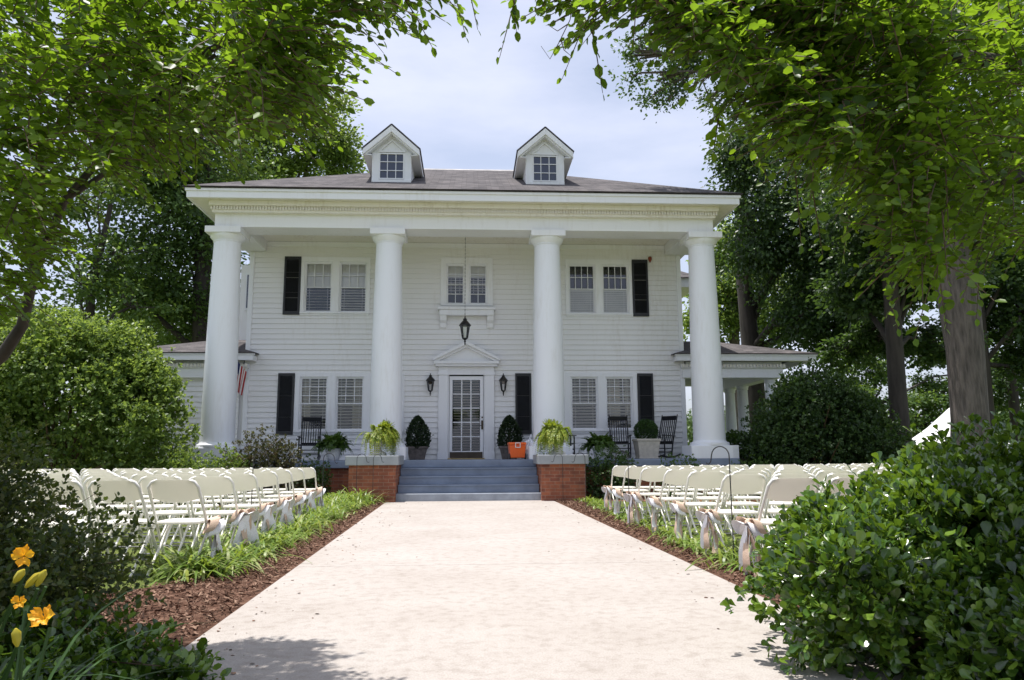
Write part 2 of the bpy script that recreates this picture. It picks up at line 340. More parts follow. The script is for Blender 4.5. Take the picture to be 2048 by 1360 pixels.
def blades_geo(base, dirs, length, width, droop, seg=4):
    """grass-like blades that arch over: base (n,3), dirs (n,3) start direction"""
    N = len(base); d = unit(dirs); side = unit(np.cross(d, np.array([0, 0, 1.0]))+1e-4); V = []
    length = np.broadcast_to(length, (N,)); droop = np.broadcast_to(droop, (N,))
    hor = d.copy(); hor[:, 2] = 0; hor = unit(hor+1e-6)
    for k in range(seg+1):
        t = k/seg
        p = base+d*(length*t)[:, None]; p = p+hor*(length*droop*.45*t*t)[:, None]; p[:, 2] -= length*droop*t*t*.9
        wd = width*(1-t**2.2)*(.55+.45*min(1, t*4)) if k < seg else width*.02
        V += [p-side*wd/2, p+side*wd/2]
    V = np.stack(V, 1).reshape(-1, 3); k2 = 2*(seg+1); F = []
    for k in range(seg): F.append((2*k, 2*k+1, 2*k+3, 2*k+2))
    F = np.array(F)[None]+(np.arange(N)*k2)[:, None, None]
    return V, F.reshape(-1, 4)
ORD = ['first', 'second', 'third', 'fourth', 'fifth', 'sixth', 'seventh', 'eighth', 'ninth', 'tenth', 'eleventh', 'twelfth', 'thirteenth', 'fourteenth', 'fifteenth', 'sixteenth', 'seventeenth', 'eighteenth', 'nineteenth', 'twentieth']

# ================================================================== the ground
def sheet(name, poly, z, mat, kind='structure', dz=.05):
    b = MB(); b.prism([(x, y) for x, y in poly], z-dz, z, 'z'); o = b.build(name, mat); o['kind'] = kind; return o
sheet('lawn', [(-400, -60), (400, -60), (400, 700), (-400, 700)], 0.0, M['lawn'], dz=.3)
PL = lambda y: -1.265-.0232*(y+0)      # the path's two edges
PR = lambda y: 2.175-.0205*y
path_mb = MB(); ys = [-3, 2.2, 6.9, 11.6, 16.15]
for a_, b_ in zip(ys[:-1], ys[1:]):
    g = .006
    path_mb.prism([(PL(a_), a_+g), (PR(a_), a_+g), (PR(b_), b_-g), (PL(b_), b_-g)], -.04, .018, 'z')
o = path_mb.build('path', M['concrete'], bevel=.006); o['kind'] = 'structure'
sheet('path_joint', [(PL(-3)+.02, -2.9), (PR(-3)-.02, -2.9), (PR(16)-.02, 16.1), (PL(16)+.02, 16.1)], .006, simple('joint_dirt', (.10, .075, .06), .95), dz=.02)
LB = [(-2.95, 16.2), (-2.9, 15.4), (-2.55, 12), (-2.28, 8.6), (-2.06, 6.4), (-2.35, 5.9), (-3.4, 5.2), (-4.5, 4.6), (-5, 3), (-5, -2)]
sheet('mulch_bed_flag_side', [(x, y) for x, y in LB]+[(PL(-2)+.0-.004, -2), (PL(16.2)-.004, 16.2)], .012, M['mulch'])
RB = [(2.62, 16.2), (2.60, 12), (2.55, 9), (2.58, 6.6), (3.2, 5.9), (4.6, 5.4), (5, 2), (5, -2)]
sheet('mulch_bed_cooler_side', [(PR(16.2)+.004, 16.2), (PR(-2)+.004, -2)]+RB[::-1], .013, M['mulch'])
sheet('straw_bed_flag_side', [(-2.5, 16.3), (-2.5, 17.4), (-11, 17.4), (-11, 14.6), (-6, 14.9), (-3.6, 15.6)], .008, M['straw'], dz=.03)
sheet('straw_bed_cooler_side', [(2.62, 16.3), (2.62, 17.4), (12, 17.4), (12, 15.0), (6, 15.2), (3.4, 15.7)], .009, M['straw'], dz=.03)

# ================================================================== the house
X0 = .045; YW = 19.575; WL, WR = -5.68, 5.765; FL = .86; CEIL = 6.56; YC = 17.72
house = thing('house', 'white two storey clapboard house with four tall round columns and two dormers', 'house', (X0, YW, 0))
def H(b, name, mat, parent=None, **kw): return b.build(name, mat, parent or house, **kw)

# windows: (x0, x1, z0, z1) of each sash opening
lowL = [(-4.27, -3.55), (-3.35, -2.63), (-2.43, -1.71)]
lowR = sorted((2*X0-b, 2*X0-a) for a, b in lowL)
upL = [(-4.25, -3.525), (-3.345, -2.62)]
upR = sorted((2*X0-b, 2*X0-a) for a, b in upL)
midW = [(-.545, -.055), (.055, .545)]
LZ = (1.60, 2.98); UZ = (4.67, 6.02); MZ = (4.90, 6.0)
openings = [(a, b, *LZ) for a, b in lowL+lowR]+[(a, b, *UZ) for a, b in upL+upR]+[(a, b, *MZ) for a, b in midW]+[(-.47, .47, FL, 3.03)]
def cut(x0, x1, z0, z1):
    """x-intervals of a board between z0 and z1 that no opening takes"""
    iv = [(x0, x1)]
    for a, b, c, d in openings:
        if d-1e-4 > z0 and c+1e-4 < z1:
            nv = []
            for p, q in iv:
                if b <= p or a >= q: nv.append((p, q)); continue
                if a > p: nv.append((p, a))
                if b < q: nv.append((b, q))
            iv = nv
    return iv
def siding(b, x0, x1, y, z0, z1, step=.135, cutter=True):
    zb = sorted(set([round(z0, 4), round(z1, 4)]+[round(z0+i*step, 4) for i in range(int((z1-z0)/step)+1)]+([round(v, 4) for q in openings for v in q[2:]] if cutter else [])))
    zb = [z for z in zb if z0-1e-6 <= z <= z1+1e-6]
    for a, c in zip(zb[:-1], zb[1:]):
        k = math.floor((a-z0+1e-5)/step); za = z0+k*step
        f = lambda z: .027*(1-min(1, (z-za)/step))
        for p, q in (cut(x0, x1, a, c) if cutter else [(x0, x1)]):
            ya, yc = y-f(a), y-f(c)
            b.quad((p, ya, a), (q, ya, a), (q, yc, c), (p, yc, c))
            if abs(a-za) < 1e-4: b.quad((p, y, a), (q, y, a), (q, ya, a), (p, ya, a))
b = MB(); siding(b, WL+.1, WR-.1, YW, FL, CEIL); H(b, 'wall', M['siding'], fix=False)
b = MB()                                    # the other three sides and the room behind the glass
for x in (WL, WR):
    s_ = -1 if x < 0 else 1
    i = 0; z = .2
    while z < 6.8:
        zt = min(z+.135, 6.8); b.quad((x+s_*.02, YW+.03, z), (x+s_*.02, 26.6, z), (x, 26.6, zt), (x, YW+.03, zt)); b.quad((x, YW+.03, z), (x, 26.6, z), (x+s_*.02, 26.6, z), (x+s_*.02, YW+.03, z)); z = zt
b.quad((WL, 26.6, .2), (WR, 26.6, .2), (WR, 26.6, 6.8), (WL, 26.6, 6.8))
H(b, 'side_wall', M['siding'], fix=False)
b = MB()
for x in (WL, WR-.12): b.box(x, x+.12, YW-.035, YW+.08, FL, CEIL-.27)
b.box(WL-.001, WL+.02, YW+.081, YW+.16, FL, CEIL-.27); b.box(WR-.02, WR+.001, YW+.081, YW+.16, FL, CEIL-.27)
b.box(WL+.121, WR-.121, YW-.04, YW-.001, CEIL-.12, CEIL-.002)
H(b, 'corner_trim', M['trim'], bevel=.004)
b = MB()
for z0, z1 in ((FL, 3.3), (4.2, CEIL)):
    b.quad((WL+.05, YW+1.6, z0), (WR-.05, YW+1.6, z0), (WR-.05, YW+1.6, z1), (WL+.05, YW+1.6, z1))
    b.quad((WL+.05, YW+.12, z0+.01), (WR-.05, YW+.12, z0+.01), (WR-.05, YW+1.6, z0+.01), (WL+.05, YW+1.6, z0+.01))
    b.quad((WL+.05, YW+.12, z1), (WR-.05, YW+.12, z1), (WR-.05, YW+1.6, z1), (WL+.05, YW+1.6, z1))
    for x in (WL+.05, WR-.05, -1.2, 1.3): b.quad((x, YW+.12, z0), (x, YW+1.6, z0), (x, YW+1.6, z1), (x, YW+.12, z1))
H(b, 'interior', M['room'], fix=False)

def window(x0, x1, z0, z1, style, label=None):
    """one window: frame, two sashes with muntins, panes, blind"""
    wn = MB(); f = .028; y0 = YW-.012
    for a, b_, c, d in ((x0, x0+f, z0, z1), (x1-f, x1, z0, z1), (x0+f, x1-f, z1-f, z1), (x0+f, x1-f, z0, z0+f)): wn.box(a, b_, y0, YW+.10, c, d)
    zm = (z0+z1)/2 if style != 'casement' else None
    w_ = H(wn, 'window', M['trim'], bevel=.003)
    if label: w_['label'] = label
    mu = MB(); g = .016; yi = YW+.035
    def grid(a, b_, c, d, nx, nz, y):
        t = .024
        mu.box(a, a+t, y, y+.03, c, d); mu.box(b_-t, b_, y, y+.03, c, d); mu.box(a+t, b_-t, y, y+.03, d-t, d); mu.box(a+t, b_-t, y, y+.03, c, c+t)
        for i in range(1, nx): x = a+(b_-a)*i/nx; mu.box(x-g/2, x+g/2, y+.004, y+.026, c+t, d-t)
        for i in range(1, nz):
            z = c+(d-c)*i/nz
            for k in range(nx): mu.box(max(a+t, a+(b_-a)*k/nx+g/2), min(b_-t, a+(b_-a)*(k+1)/nx-g/2), y+.006, y+.024, z-g/2, z+g/2)
    a, b_, c, d = x0+f, x1-f, z0+f, z1-f
    if style == 'casement': grid(a, b_, c, d, 2, 4, yi-.01)
    else:
        grid(a, b_, zm-.014, d, 4 if style in ('dark',) else 3, 2 if style != 'low' else 3, yi-.02); grid(a, b_, c, zm+.014, 1, 1, yi+.015)
    mu.build('sash', M['trim'], w_)
    gl = MB(); gl.quad((a, yi+.025, c), (b_, yi+.025, c), (b_, yi+.025, d), (a, yi+.025, d)); gl.build('pane', M['glass'], w_, fix=False)
    bl = MB(); yb = YW+.095
    def slats(zlo, zhi, pitch, tilt, wd=.05):
        z = zhi
        while z > zlo:
            hy, hz = wd/2*math.cos(tilt), -wd/2*math.sin(tilt)
            bl.quad((a-.01, yb-hy, z-hz), (b_+.01, yb-hy, z-hz), (b_+.01, yb+hy, z+hz), (a-.01, yb+hy, z+hz)); z -= pitch
        for x in (a+.1, b_-.1): bl.box(x-.004, x+.004, yb-.03, yb-.027, zlo, zhi)
    if style == 'closedtop': slats(zm, d, .045, R(62)); slats(c, zm, .075, R(14), .06)
    elif style == 'closedboth': slats(zm, d, .04, R(75)); slats(c, zm, .07, R(30), .06)
    elif style == 'dark': slats(c, zm-.05, .05, R(50), .05); bl.box(a-.01, b_+.01, yb-.03, yb+.03, zm-.05, zm-.02);
    elif style == 'casement': bl.box(a-.01, b_+.01, yb+.02, yb+.03, d-.32, d); slats(c+.3, d-.33, .07, R(25), .05)
    else: slats(c, d, .078, R(36), .066)
    bl.build('blind', M['blind'], w_, fix=False)
    return w_
for i, (a, b_) in enumerate(lowL): window(a, b_, *LZ, 'low')
for i, (a, b_) in enumerate(lowR): window(a, b_, *LZ, 'low')
window(*upL[0], *UZ, 'closedtop'); window(*upL[1], *UZ, 'closedboth')
for a, b_ in upR: window(a, b_, *UZ, 'dark')
for a, b_ in midW: window(a, b_, *MZ, 'casement')
# curtains seen between the blinds
b = MB()
for x in (-4.35, -2.95, 3.75, 4.2):
    for k in range(8): b.box(x+k*.04, x+k*.04+.038, YW+.20+.015*(k % 2), YW+.23+.015*(k % 2), 1.3, 3.1)
H(b, 'curtain', M['curtain'])
# casings round the window groups
def casing(x0, x1, z0, z1, ops, sill=True):
    b = MB(); y0, y1 = YW-.045, YW-.0215
    xs = [x0]+[v for q in ops for v in q[:2]]+[x1]; zz0, zz1 = ops[0][2], ops[0][3]
    for i in range(0, len(xs), 2): b.box(xs[i], xs[i+1], y0, y1, zz0, zz1)
    b.box(x0, x1, y0, y1, zz1, z1); b.box(x0-.02, x1+.02, YW-.075, y1, z1-.03, z1+.012) if False else None
    b.box(x0, x1, y0, y1, z0, zz0-.045)
    b.box(x0-.0, x1+.0, YW-.085, y1, zz0-.045, zz0-.002)
    for i in range(0, len(xs), 2): b.box(xs[i], xs[i+1], YW-.0213, YW+.01, zz0, zz1)
    b.box(x0, x1, YW-.0213, YW+.0, zz1, z1); b.box(x0, x1, YW-.0213, YW+.0, z0, zz0-.002)
    return H(b, 'window_casing', M['trim'], bevel=.003)
casing(-4.385, -1.60, 1.50, 3.075, [(a, b_, *LZ) for a, b_ in lowL]); casing(2*X0+1.60, 2*X0+4.385, 1.50, 3.075, [(a, b_, *LZ) for a, b_ in lowR])
casing(-4.335, -2.54, 4.58, 6.15, [(a, b_, *UZ) for a, b_ in upL]); casing(2*X0+2.54, 2*X0+4.335, 4.58, 6.15, [(a, b_, *UZ) for a, b_ in upR])
casing(-.69, .69, 4.80, 6.17, [(a, b_, *MZ) for a, b_ in midW])
# ledge under the middle window
b = MB(); b.box(-.75, .75, YW-.27, YW-.022, 4.72, 4.795); b.box(-.71, .71, YW-.23, YW-.022, 4.58, 4.719)
led = H(b, 'window_ledge', M['trim'], bevel=.006)
for x in (-.61, .62):
    b = MB(); b.prism([(YW-.20, 4.579), (YW-.022, 4.579), (YW-.022, 4.25), (YW-.07, 4.27), (YW-.10, 4.38), (YW-.17, 4.45)], x-.085, x+.085, 'x'); b.build('bracket', M['trim'], led, bevel=.004)
# shutters
def shutter(x0, x1, z0, z1):
    b = MB(); y0, y1 = YW-.062, YW-.0225; t = .05
    for a, c in ((x0, x0+t), (x1-t, x1)): b.box(a, c, y0, y1, z0, z1)
    zm = (z0+z1)/2
    for c, d in ((z0, z0+.09), (z1-.07, z1)): b.box(x0+t, x1-t, y0, y1, c, d)
    z = z0+.10
    while z < z1-.09:
        b.quad((x0+t, y0+.006, z-.014), (x1-t, y0+.006, z-.014), (x1-t, y1-.004, z+.022), (x0+t, y1-.004, z+.022))
        z += .036
    b.quad((x0+t, y1-.002, z0), (x1-t, y1-.002, z0), (x1-t, y1-.002, z1), (x0+t, y1-.002, z1))
    H(b, 'shutter', M['shutter'], fix=False)
for x0, x1, z0, z1 in ((-4.77, -4.345, 4.60, 6.15), (-4.815, -4.40, 1.50, 3.07)):
    shutter(x0, x1, z0, z1); shutter(2*X0-x1, 2*X0-x0, z0, z1)
shutter(1.27, 1.685, 1.50, 3.07)

# door and its surround
b = MB()
for s_ in (-1, 1):
    x0, x1 = sorted((s_*.475+.0, s_*.72))
    b.box(x0, x1, YW-.09, YW-.0215, FL, 3.02); b.box(x0-.015, x1+.015, YW-.105, YW-.0215, FL+.001, FL+.18); b.box(x0-.02, x1+.02, YW-.115, YW-.0215, 3.02, 3.10)
    b.box(x0, x1, YW-.09, YW-.0215, 3.10, 3.24)
    b.box(s_*.475-(.03 if s_ > 0 else 0), s_*.475+(0 if s_ > 0 else .03), YW-.0214, YW+.05, FL, 3.03)
b.box(-.475, .475, YW-.07, YW-.0215, 3.031, 3.24); b.box(-.80, .80, YW-.20, YW-.0215, 3.24, 3.30); b.box(-.84, .84, YW-.25, YW-.0215, 3.30, 3.375)
b.prism([(-.74, 3.375), (.74, 3.375), (0, 3.74)], YW-.10, YW-.0215)
for s_ in (-1, 1):
    b.prism([(s_*.86, 3.376), (0, 3.80), (0, 3.885), (s_*.86, 3.45)], YW-.27, YW-.023)
    b.prism([(s_*.72, 3.376), (0, 3.735), (0, 3.80), (s_*.86, 3.376)], YW-.20, YW-.023)
surround = H(b, 'door_surround', M['trim'], bevel=.004)
b = MB(); yd = YW+.0
for a, c, d, e in ((-.435, -.36, FL+.02, 3.0), (.355, .435, FL+.02, 3.0), (-.36, .355, 2.90, 3.0), (-.36, .355, FL+.02, 1.07)): b.box(a, c, yd, yd+.04, d, e)
for i in (1, 2): x = -.36+.715*i/3; b.box(x-.012, x+.012, yd+.006, yd+.034, 1.07, 2.90)
for i in range(1, 5):
    z = 1.07+1.83*i/5
    for k in range(3): x = -.36+.715*k/3; b.box(x+.012, x+.715/3-.012, yd+.008, yd+.032, z-.012, z+.012)
door = H(b, 'door', M['trim'], bevel=.003)
b = MB(); b.quad((-.36, yd+.02, 1.07), (.355, yd+.02, 1.07), (.355, yd+.02, 2.9), (-.36, yd+.02, 2.9)); b.build('pane', M['glass'], door, fix=False)
b = MB(); z = 2.88
while z > 1.1:
    b.quad((-.33, YW+.10, z+.012), (.33, YW+.10, z+.012), (.33, YW+.16, z-.012), (-.33, YW+.16, z-.012)); z -= .07
for x in (-.12, .12): b.box(x-.02, x+.02, YW+.095, YW+.10, 1.09, 2.89)
b.build('blind', M['blind'], door, fix=False)
b = MB(); b.box(-.42, .42, yd-.006, yd-.001, FL+.03, 1.045); b.build('kick_plate', M['bronze'], door)
b = MB(); b.box(.385, .435, yd-.03, yd-.001, 1.62, 1.85); b.tube([(.41, yd-.03, 1.72), (.41, yd-.07, 1.72), (.34, yd-.075, 1.72)], .01, 8); b.tube([(.41, yd-.02, 1.93), (.41, yd-.001, 1.93)], .022, 10); b.build('handle', M['bronze'], door)
b = MB(); b.box(-.47, .47, YW-.14, YW-.02, FL+.001, FL+.025); H(b, 'door_sill', M['brass'])

# porch
b = MB(); b.box(-6.22, 6.32, 17.27, YW-.03, FL-.17, FL); b.box(6.32, 8.6, YW-.35, 27, FL-.17, FL)
H(b, 'porch_floor', M['porchblue'], bevel=.015)
b = MB(); b.box(-6.15, -1.5, 17.36, 17.6, -.05, FL-.171); b.box(-6.15, -5.9, 17.6, 26.6, -.05, FL-.171); H(b, 'foundation', M['brick'], uv=True)
b = MB(); b.box(1.62, 6.25, 17.36, 17.6, -.05, FL-.171); b.box(6.0, 6.25, 17.6, 26.6, -.05, FL-.171); H(b, 'foundation', M['brick'], uv=True)
b = MB(); b.box(6.251, 8.5, YW-.28, YW-.05, -.05, FL-.171); H(b, 'wing_foundation', M['brick'], uv=True)
b = MB()
for i, (yf, zt) in enumerate(((16.43, .344), (16.71, .516), (16.99, .688))): b.box(-1.435, 1.585, yf, 17.35, zt-.172, zt-.03); b.box(-1.435, 1.585, yf-.025, 17.35, zt-.03, zt)
b.box(-1.435, 1.585, 17.28, 17.36, .688, FL-.172)
H(b, 'steps', M['porchblue'], bevel=.006)
b = MB(); b.box(-1.50, 1.65, 16.15, 16.9, -.03, .171)
H(b, 'bottom_step', M['conc_step'], bevel=.012)
for x0, x1 in ((-2.41, -1.445), (1.595, 2.53)):
    b = MB(); b.box(x0, x1, 15.98, 17.34, -.05, .77); pier = H(b, 'pier', M['brick'], uv=True)
    b = MB(); b.box(x0-.07, x1+.06, 15.92, 17.265, .77, .965); b.build('pier_cap', M['capgrey'], pier, bevel=.012)
# ceiling, beams, cornice
b = MB(); b.box(WL+.3, WR-.3, 18.041, YW-.042, CEIL, CEIL+.05)
H(b, 'porch_ceiling', M['cornice'])
BX = 5.94
b = MB(); b.box(X0-BX, X0+BX, 17.40, 18.04, 6.29, 6.62); b.box(X0-BX+.02, X0+BX-.02, 17.43, 18.04, 6.62, 6.95)
for s_ in (-1, 1):
    x0, x1 = sorted((X0+s_*BX, X0+s_*(BX-.64))); b.box(x0, x1, 18.041, YW-.05, 6.29, 6.62); b.box(x0, x1, 18.041, YW-.05, 6.62, 6.95)
    b.box(x0, x1, YW-.05, 26.9, 6.45, 6.95) if False else None
    xo = sorted((X0+s_*BX, X0+s_*(BX-.3))); b.box(xo[0], xo[1], YW-.049, 26.9, 6.40, 6.95)
b.box(X0-5.30, X0+5.30, 18.041, 18.10, 6.44, 6.555)
H(b, 'beam', M['trim'], bevel=.006)
b = MB(); b.box(X0-BX-.02, X0+BX+.02, 17.36, 17.43, 6.615, 6.645); H(b, 'beam_moulding', M['trim'], bevel=.004)
EX = 6.44; EY = 16.90; BK = 27.1
b = MB()
b.box(X0-EX, X0+EX, EY, EY+.05, 6.83, 6.985); b.box(X0-EX-.03, X0+EX+.03, EY-.03, EY+.05, 6.985, 7.05)
for s_ in (-1, 1):
    x0, x1 = sorted((X0+s_*EX, X0+s_*(EX-.05))); b.box(x0, x1, EY+.05, BK, 6.83, 6.985)
    x0, x1 = sorted((X0+s_*(EX+.03), X0+s_*(EX-.05))); b.box(x0, x1, EY+.05, BK, 6.985, 7.05)
H(b, 'fascia', M['trim'], bevel=.005)
b = MB(); b.box(X0-EX+.05, X0+EX-.05, EY+.05, 17.43, 6.85, 6.88)
for s_ in (-1, 1):
    x0, x1 = sorted((X0+s_*(EX-.05), X0+s_*(BX-.02))); b.box(x0, x1, 17.431, BK-.05, 6.85, 6.88)
H(b, 'soffit', M['cornice'])
b = MB(); dl = X0-BX-.08; dr = X0+BX+.08
b.box(dl, dr, 17.14, 17.429, 6.74, 6.849); b.box(dl+.05, dr-.05, 17.25, 17.43, 6.60, 6.74)
for x in (dl, dr):
    s_ = -1 if x < 0 else 1; x0, x1 = sorted((x, x-s_*.1)); b.box(x0, x1, 17.43, YW+6, 6.74, 6.849)
H(b, 'crown_moulding', M['cornice'], bevel=.006)
b = MB(); k = 0; x = dl+.03
while x < dr-.05:
    b.box(x, x+.038, 17.205, 17.25, 6.655, 6.739); x += .066
H(b, 'dentil_band', M['cornice'])
# columns
b0 = None
def column_mesh():
    sh = MB(); rb, rtp = .375, .305; n = 12
    prof = [(rb+.075, FL+.30), (rb+.085, FL+.335), (rb+.075, FL+.37), (rb+.02, FL+.385), (rb+.005, FL+.42)]
    for i in range(n+1):
        t = i/n; prof.append((rb+(rtp-rb)*(t**1.7), FL+.42+(5.97-FL-.42)*t))
    prof += [(rtp+.018, 5.975), (rtp+.018, 5.995), (rtp+.005, 6.0), (rtp+.03, 6.03), (rtp+.085, 6.09), (rtp+.09, 6.139)]
    sh.lathe(prof, 40, (0, YC, 0)); return sh
for i in range(4):
    x = X0+(i-1.5)*3.814
    s_ = column_mesh(); s_.v = [(p[0]+x, p[1], p[2]) for p in s_.v]; c_ = H(s_, 'column', M['column'], smooth=True)
    b = MB(); b.box(x-.41, x+.41, YC-.41, YC+.41, 6.14, 6.289); b.build('capital', M['trim'], c_, bevel=.008)
    b = MB(); q = .56; h = .16
    if i in (1, 2): q = .50
    poly = [(x-q, YC-q+h), (x-q+h, YC-q), (x+q-h, YC-q), (x+q, YC-q+h), (x+q, YC+q-h), (x+q-h, YC+q), (x-q+h, YC+q), (x-q, YC+q-h)]
    if YC-q < 17.28: poly = [(p, max(r_, 17.28)) for p, r_ in poly]
    b.prism(poly, FL+.001, FL+.30, 'z'); b.build('plinth', M['column'], c_, bevel=.01)
# roof (hip) with its shingles as a thick sheet
RZ, RY = 9.54, 22.0; e = EX+.06; yb_, yf_ = BK+.06, EY-.06
rl, rr = X0-e+(RY-yf_), X0+e-(RY-yf_)
z0 = 7.052
b = MB(); A, B_, C_, D_ = (X0-e, yf_, z0), (X0+e, yf_, z0), (X0+e, yb_, z0), (X0-e, yb_, z0); E1, E2 = (rl, RY, RZ), (rr, RY, RZ)
b.quad(A, B_, E2, E1); b.quad(C_, D_, E1, E2); b.quad(D_, A, E1); b.quad(B_, C_, E2)
roof = H(b, 'roof', M['shingle'], uv=True, fix=False)
md = roof.modifiers.new('thick', 'SOLIDIFY'); md.thickness = .035; md.offset = 1
b = MB(); b.prism([(RY-.14, RZ-.03), (RY, RZ+.06), (RY+.14, RZ-.03)], rl-.05, rr+.05, 'x'); b.build('ridge_cap', simple('weathered_ridge', (.33, .32, .32), .8, .3, 3), roof)
# dormers
SL = (RZ-z0)/(RY-yf_)
roofz = lambda y: z0+SL*(y-yf_)+.035
for s_ in (-1, 1):
    cx = X0+s_*1.93; yf = 18.18; zb = roofz(yf)-.03; ze = 8.50; pk = 9.13; hw = .48
    def back(z): return yf_+(z-z0)/SL
    b = MB()
    b.quad((cx-hw, yf, zb), (cx+hw, yf, zb), (cx+hw, yf, ze+.1), (cx, yf, ze+.1+hw*.9), (cx-hw, yf, ze+.1))
    for q in (-1, 1): b.quad((cx+q*hw, yf, zb), (cx+q*hw, yf, ze+.1), (cx+q*hw, back(ze+.1), ze+.1), (cx+q*hw, back(zb), zb))
    dm = H(b, 'dormer', M['trim'], fix=False)
    ov = .70; yo = yf-.24; sl = (pk-ze)/ov
    b = MB()
    for q in (-1, 1):
        b.quad((cx+q*(ov+.02), yo, ze+.02), (cx, yo, pk+.035), (cx, back(pk), pk+.035), (cx+q*(ov+.02), back(ze), ze+.02))
    dr_ = b.build('dormer_roof', M['shingle'], dm, uv=True, fix=False, world=True); md = dr_.modifiers.new('t', 'SOLIDIFY'); md.thickness = .03; md.offset = 0
    b = MB()
    for q in (-1, 1):   # raking boards and eaves of the gable
        b.prism([(cx+q*ov, ze), (cx, pk), (cx, pk-.16), (cx+q*ov, ze-.15)], yo, yo+.05)
        b.prism([(cx+q*(ov-.05), ze-.10), (cx, pk-.15), (cx, pk-.20), (cx+q*(ov-.05), ze-.15)], yo+.051, yf-.001)
        b.box(*sorted((cx+q*ov, cx+q*(ov-.04))), yo+.05, back(ze)-.1, ze-.13, ze+.0)
        b.box(*sorted((cx+q*(ov-.04), cx+q*hw)), yo+.05, back(ze-.1)-.2, ze-.14, ze-.115)
    b.prism([(cx-.34, 8.545), (cx+.34, 8.545), (cx+.34, 8.50), (cx-.34, 8.50)], yf-.05, yf-.002)
    for q in (-1, 1): b.prism([(cx+q*.34, 8.55), (cx, 8.85), (cx, 8.80), (cx+q*.27, 8.55)], yf-.04, yf-.002)
    b.box(cx-hw-.01, cx+hw+.01, yf-.05, yf-.002, zb-.02, zb+.08)
    for q in (-1, 1): x0, x1 = sorted((cx+q*(hw+.01), cx+q*.30)); b.box(x0, x1, yf-.03, yf-.002, zb+.08, 8.50)
    b.build('dormer_trim', M['trim'], dm, bevel=.004)
    b = MB()
    for q in (-1, 1):
        for k in range(6):
            t = .12+k*.14; x = cx+q*.52*(1-t); z = 8.50+.52*t*.88+.03; b.box(x-.02, x+.02, yf-.05, yf-.003, z-.03, z+.03)
    b.build('dentil', M['cornice'], dm)
    wz0, wz1 = zb+.09, 8.48; b = MB(); ww = .315
    for a, c, d, f_ in ((cx-ww, cx-ww+.03, wz0, wz1), (cx+ww-.03, cx+ww, wz0, wz1), (cx-ww+.03, cx+ww-.03, wz1-.03, wz1), (cx-ww+.03, cx+ww-.03, wz0, wz0+.03)): b.box(a, c, yf-.045, yf-.003, d, f_)
    for i in (1, 2):
        x = cx-ww+2*ww*i/3; b.box(x-.009, x+.009, yf-.040, yf-.006, wz0+.03, wz1-.03)
        z = wz0+(wz1-wz0)*i/3
        for k in range(3): b.box(cx-ww+.03*(k == 0)+2*ww*k/3+.009*(k > 0), cx-ww+2*ww*(k+1)/3-.009*(k < 2)-.03*(k == 2), yf-.038, yf-.008, z-.009, z+.009)
    dw = b.build('window', M['trim'], dm)
    b = MB(); b.quad((cx-ww+.02, yf-.015, wz0+.02), (cx+ww-.02, yf-.015, wz0+.02), (cx+ww-.02, yf-.015, wz1-.02), (cx-ww+.02, yf-.015, wz1-.02))
    m, n, p = new_mat('attic_glass'); p.inputs['Base Color'].default_value = (.022, .03, .06, 1); p.inputs['Roughness'].default_value = .05; p.inputs['IOR'].default_value = 1.75
    b.build('pane', m, dw, fix=False)
